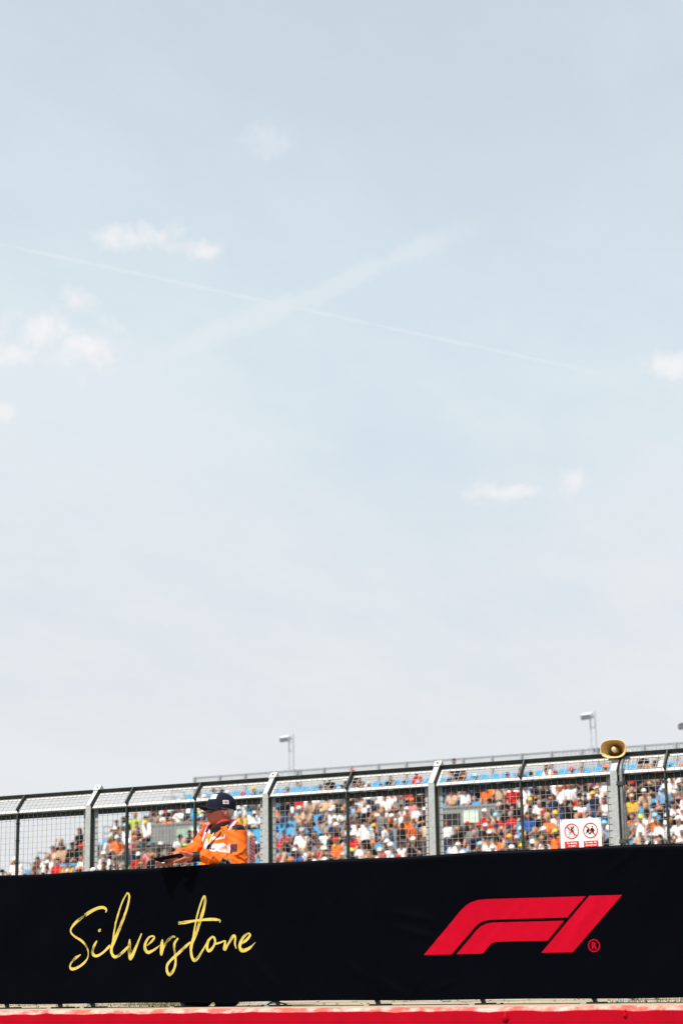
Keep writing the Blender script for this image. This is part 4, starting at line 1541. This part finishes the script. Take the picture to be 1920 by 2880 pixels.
C_SKIN, C_OR, C_BLK = np.array(lin(172, 104, 86)), np.array((.72, .115, .003)), np.array((.008, .008, .010))
pal = np.array([C_SKIN, C_OR, C_BLK, lin(205, 40, 26), (.012, .013, .018), (.010, .010, .010)])
cc = pal[T].copy()
# ruddier cheeks, nose and knuckles
sk = T == TS
head = sk & (p[:, 2] > 1.36)
dn = np.linalg.norm(p - HP(.095, 0, -.025), axis=1)
cc[head] *= np.array([1.0, .86, .84]) ** np.clip(1.6 - dn[head] * 16, 0, 1)[:, None]
lip = head & (np.linalg.norm((p - HP(.095, 0, -.058)) * np.array((1, 1, 2.4)), axis=1) < .022)
cc[lip] = lin(168, 88, 80)
# black shoulder yoke and arm patch
org = T == TO
cc[org & (p[:, 2] > 1.300) & ((p[:, 0] > .092) | (p[:, 0] < -.085))] = C_BLK
patch = org & (p[:, 1] < .14) & (p[:, 2] > 1.128) & (p[:, 2] < 1.192) & (p[:, 0] > .055) & (p[:, 0] < .135)
cc[patch] = np.array((.045, .006, .010))
stripe = patch & (p[:, 0] < .082)
cc[stripe] = np.where((np.sin((p[stripe, 0] * 1.2 + p[stripe, 2]) * 520) > 0)[:, None], np.array((.80, .78, .78)), np.array((.62, .03, .04)))
elb = org & (p[:, 1] < .10) & (p[:, 2] < 1.075) & (p[:, 0] > .01) & (p[:, 0] < .085)
cc[elb] = np.where((np.sin(p[elb, 0] * 420) > .55)[:, None], np.array((.22, .22, .23)), C_BLK)
M_BODY = mat('marshal_skin_and_suit', (1, 1, 1), .68, 0, .25, kind='attr', bump=.06, bscale=160)
marshal = thing('person', ORG, 'marshal in orange overalls, patterned tabard, navy cap and dark glasses leaning on the banner', 'person', rz=YAW)
body = link('body', np_mesh('body', p, q, cc), marshal, [M_BODY])

# tabard
V_ = Field((-.30, .05, .78), (.34, .66, 1.42), .006)
V_.cap((.075, .40, .90), (.045, .37, 1.17), .188, .194, 0, .04)
V_.ell((.03, .35, 1.05), (.200, .198, .17), 0, .03)
V_.ell((.125, .44, 1.17), (.120, .135, .15), 0, .05)
V_.cap((.085, .24, 1.285), (-.085, .455, 1.30), .096, .092, 0, .06)
G = np.meshgrid(V_.ax[0], V_.ax[1], V_.ax[2], indexing='ij', sparse=True)
V_.F += (.004 * np.sin(G[0] * 50 + G[2] * 60 + 2 * np.sin(G[2] * 18)) + .003 * np.sin(G[2] * 95 - G[0] * 40)).astype(np.float32)
V_.F = np.maximum(V_.F, (.82 - G[2]).astype(np.float32))
V_.carve((-.045, .19, 1.345), (.02, .345, 1.41), .105, .01)
V_.carve((-.085, .20, 1.26), (-.055, .24, 1.36), .040, .01)
p, q, T = V_.mesh()
X = (p[:, 0] * 372 + 610 - 420) / .1913
Y = (2330 + (1.33 - p[:, 2]) * 372 - 2210) / .1913
OR, RD, WH, NV, PK = (.86, .21, .012), (.66, .020, .022), (.74, .72, .72), (.02, .025, .09), (.86, .60, .56)
cc = np.tile(np.array(OR), (len(p), 1))


def near_line(x0, y0, x1, y1, hw):
    dx, dy = x1 - x0, y1 - y0
    L = math.hypot(dx, dy)
    u = ((X - x0) * dx + (Y - y0) * dy) / L
    d = np.abs((X - x0) * dy - (Y - y0) * dx) / L
    return (d < hw) & (u > 0) & (u < L)


cc[(Y > 740) & (Y < 812) & (X > 850)] = PK
cc[(Y > 790) & (Y < 880) & (X < 800)] = PK
cc[(Y > 872) & (Y < 1040) & (X > 735)] = (.80, .72, .72)
cc[near_line(770, 560, 600, 1060, 70)] = (.80, .10, .03)
cc[near_line(790, 560, 620, 1060, 14)] = WH
cc[near_line(745, 560, 575, 1060, 16)] = RD
flagm = near_line(1200, 520, 1030, 790, 72) | near_line(850, 570, 800, 700, 60)
tt_ = np.sin((X * .8 + Y * .55) * .075)
cc[flagm] = np.where((tt_[flagm] > .35)[:, None], np.array(WH), np.where((tt_[flagm] > -.35)[:, None], np.array(RD), np.array(NV)))
cc[near_line(1245, 560, 1060, 880, 16)] = RD
back = X > 1330
lat = np.maximum(np.abs(np.sin(p[:, 2] * 120 + p[:, 0] * 60)), np.abs(np.sin(p[:, 2] * 90 - p[:, 1] * 80)))
cc[back] = np.where((lat[back] > .965)[:, None], np.array((.72, .5, .5)), np.array((.50, .018, .022)))
cc[back & (X < 1415) & (X > 1368)] = PK
vest = link('tabard', np_mesh('tabard', p, q, cc), marshal, [mat('tabard_fabric', (1, 1, 1), .6, 0, .25, kind='attr', bump=.05, bscale=140)])
bvh = BVHTree.FromPolygons([tuple(v) for v in p], [tuple(int(k) for k in r) for r in q])
bvh_b = BVHTree.FromPolygons([v.co[:] for v in body.data.vertices], [tuple(r.vertices) for r in body.data.polygons])


def chest(u, z, lift=.004):
    best = None
    for t_ in (bvh, bvh_b):
        h = t_.ray_cast(Vector((u, -.3, z)), Vector((0, 1, 0)))
        if h[0] is not None and (best is None or h[0].y < best):
            best = h[0].y
    return (u, (best if best is not None else .2) - lift, z)


def cr(x, y):
    """tabard pattern units -> figure x, z"""
    return ((420 + x * .1913 - 610) / 372, 1.33 - (2210 + y * .1913 - 2330) / 372)


M_BK = mat('marshal_black_plastic', (.008, .008, .009), .4, 0, .4)
tx = text_mesh('name_print', '/CBR', .0185, (0, 0, 0), M_BK, vest, bold=.0007)
ux, uz = cr(880, 958)
for v in tx.data.vertices:
    v.co = Vector(chest(ux + v.co.x, uz + v.co.z + v.co.x * .06, .0022))
def lane(name, pts, r, m):
    pp = []
    for a, b_ in zip(pts[:-1], pts[1:]):
        for t_ in np.linspace(0, 1, 6, endpoint=False):
            pp.append(chest(*cr(a[0] + (b_[0] - a[0]) * t_, a[1] + (b_[1] - a[1]) * t_), .006))
    pp.append(chest(*cr(*pts[-1]), .006))
    ys = np.array([v[1] for v in pp])
    ys = np.minimum(ys, np.convolve(np.pad(ys, 2, 'edge'), np.ones(5) / 5, 'valid'))
    return MB().tube([(v[0], y_, v[2]) for v, y_ in zip(pp, ys)], r, 6).build(name, m, marshal, True)


lane('lanyard', [(905, 660), (860, 770), (818, 900)], .0055, mat('lanyard_white', (.6, .58, .56), .6))
lane('lanyard', [(1005, 690), (940, 775), (830, 890)], .0055, mat('lanyard_black', (.02, .03, .03), .6))
lane('radio_microphone', [(838, 880), (815, 910), (800, 950)], .0125, M_BK)
# wrist watch strap
MB().tube([(-.196, .069, 1.1005), (-.208, .066, 1.0995)], .0345, 14).build('watch', M_BK, marshal, True)

# stand-up collar: black outside, red lining showing above it


def collar(name, rows, m):
    vs, fs = [], []
    n = 40
    for r, z, tilt in rows:
        for k in range(n):
            a = 2 * math.pi * k / n
            x, y = .008 + r * math.cos(a), .342 + r * .95 * math.sin(a)
            vs.append((x, y, z + tilt * (x * .8 - (y - .342) * .45) + .004 * math.sin(a * 3)))
    for i in range(len(rows) - 1):
        for k in range(n):
            k2 = (k + 1) % n
            fs.append((i * n + k, i * n + k2, (i + 1) * n + k2, (i + 1) * n + k))
    return MB().add(vs, fs).build(name, m, marshal, True)


collar('collar', [(.098, 1.285, .2), (.101, 1.315, .25), (.098, 1.345, .32), (.092, 1.352, .34), (.086, 1.345, .34), (.084, 1.31, .3)], mat('collar_black', (.008, .008, .010), .8, 0, .2))
collar('collar_lining', [(.088, 1.335, .34), (.086, 1.364, .36), (.080, 1.370, .36), (.076, 1.360, .36), (.075, 1.32, .3)], mat('collar_red', lin(200, 38, 24), .8, 0, .2))

# hair, cap, glasses
h_ = Field((-.16, .15, 1.30), (.16, .52, 1.62), .006)
h_.ell(HP(-.050, 0, -.014), (.060, .0805, .062), 0, .01, rz=HANG)
h_.ell(HP(-.012, .071, .002), (.030, .012, .034), 0, .01, rz=HANG)
h_.ell(HP(-.012, -.071, .002), (.030, .012, .034), 0, .01, rz=HANG)
p, q, _ = h_.mesh()
link('hair', np_mesh('hair', p, q), marshal, [mat('grey_hair', (.42, .37, .31), .8, 0, .2, var=.25, vscale=60, bump=.4, bscale=260)])
M_CAP = mat('navy_cap_cloth', (.0045, .007, .019), .85, 0, .2, var=.12, vscale=20, bump=.08, bscale=200)
CC = (-.012, 0, .024)
CRX, CRY, CRZ = .116, .093, .104


def cap_pt(az, el, k=1.0):
    return HP(CC[0] + CRX * k * math.cos(el) * math.cos(az), CC[1] + CRY * k * math.cos(el) * math.sin(az), CC[2] + CRZ * k * math.sin(el) ** .9)


vs, fs = [], []
NA, NE = 36, 10
for i in range(NE + 1):
    el = math.pi / 2 * i / NE * .998
    for k in range(NA):
        az = 2 * math.pi * k / NA
        seam = 1 - .010 * math.exp(-((((k * 6 / NA) + .5) % 1 - .5) * 9) ** 2)
        pt = cap_pt(az, el, seam)
        if i == 0:
            pt = pt + hz * (-.012 - .020 * (1 - math.cos(az)) * .5)
        vs.append(pt)
for i in range(NE):
    for k in range(NA):
        k2 = (k + 1) % NA
        fs.append((i * NA + k, i * NA + k2, (i + 1) * NA + k2, (i + 1) * NA + k))
fs.append(tuple(NE * NA + k for k in range(NA)))
cap = MB().add(vs, fs).build('cap', M_CAP, marshal, True)
vs, fs = [], []
NU, NV_ = 14, 6
for side in (0, 1):
    for i in range(NV_ + 1):
        v = i / NV_
        for k in range(NU + 1):
            u = -1 + 2 * k / NU
            ang = u * 1.02
            f0 = CC[0] + (CRX - .002) * math.cos(ang)
            s0 = (CRY - .002) * math.sin(ang)
            ext = .082 * v * (max(0, 1 - u * u)) ** .45
            vs.append(HP(f0 + ext, s0 * (1 + .02 * v), .014 + .014 * v * (1 - u * u) - .016 * u * u - .012 * v * u * u - .004 * side))
m = (NV_ + 1) * (NU + 1)
for i in range(NV_):
    for k in range(NU):
        a = i * (NU + 1) + k
        fs.append((a, a + 1, a + NU + 2, a + NU + 1))
        fs.append((m + a, m + a + NU + 1, m + a + NU + 2, m + a + 1))
for k in range(NU):
    a = NV_ * (NU + 1) + k
    fs.append((a, a + 1, m + a + 1, m + a))
MB().add(vs, fs).build('peak', M_CAP, cap, True)
MB().obox(cap_pt(0, math.pi / 2, 1.015), hf * .007, hs * .007, hz * .003).build('button', M_CAP, cap)


def cap_patch(name, az0, az1, el0, el1, nx, ny, colfn):
    vs, fs, cs = [], [], []
    for j in range(ny + 1):
        for i in range(nx + 1):
            vs.append(cap_pt(az0 + (az1 - az0) * i / nx, el0 + (el1 - el0) * j / ny, 1.012))
            cs.append(colfn(i / nx, j / ny))
    for j in range(ny):
        for i in range(nx):
            a = j * (nx + 1) + i
            fs.append((a, a + 1, a + nx + 2, a + nx + 1))
    me = np_mesh(name, np.array(vs), np.array(fs), np.array(cs))
    return link(name, me, cap, [M_ATTR])


def badge(u, v):
    if .22 < v < .46 and .15 < u < .85:
        return (.75, .74, .74) if math.sin(u * 60) > .2 else (.05, .05, .08)
    return (.78, .77, .77)


def union_flag(u, v):
    if u < .08 or u > .92 or v < .10 or v > .90:
        return (.75, .74, .74)
    du, dv = abs(u - .5), abs(v - .5)
    if du < .09 or dv < .13:
        return (.55, .03, .04)
    if du < .15 or dv < .2 or abs(du - dv) < .06:
        return (.72, .70, .70)
    return (.02, .03, .12)


cap_patch('badge', math.radians(14), math.radians(50), math.radians(26), math.radians(54), 16, 12, badge)
cap_patch('flag_patch', math.radians(104), math.radians(80), math.radians(4), math.radians(19), 16, 12, union_flag)
g_ = Field((-.16, .15, 1.40), (.16, .52, 1.52), .004)
for sg in (-1, 1):
    g_.ell(HP(.084, sg * .033, -.014), (.016, .031, .0215), 0, .006, rz=HANG)
    g_.ell(HP(.070, sg * .055, -.010), (.020, .012, .016), 0, .008, rz=HANG)
    g_.cap(HP(.062, sg * .062, -.004), HP(-.020, sg * .084, -.008), .0075, .006, 0, .004)
g_.cap(HP(.096, -.012, -.004), HP(.096, .012, -.004), .005, .005, 0, .004)
p, q, _ = g_.mesh()
link('sunglasses', np_mesh('sunglasses', p, q), marshal, [mat('dark_lens', (.006, .006, .007), .15, 0, .5)])

# folder he holds
folder = thing('folder', (ORG[0], ORG[1], 0), 'black folder with white paper held out over the banner in both hands', 'folder', rz=YAW)
fc = Vector((-.375, .160, 1.100))
bu, bv_ = Vector((.104, 0, .017)), Vector((.012, .092, -.009))
bn = bu.cross(bv_).normalized()
bevel(MB().obox(fc, bu, bv_, bn * .0045).build('cover', mat('folder_black', (.004, .004, .005), .8, 0, .1), folder), .002, 1)
MB().obox(fc - bn * .0068 + bu * .02 + bv_ * .45, bu * .50, bv_ * .35, bn * .0015).build('paper', mat('folder_paper', (.50, .42, .38), .8), folder)
MB().obox(fc + bn * .0062 + bv_ * .06, bu * .86, bv_ * .80, bn * .0010).build('paper', mat('white_paper', (.75, .74, .72), .8), folder)
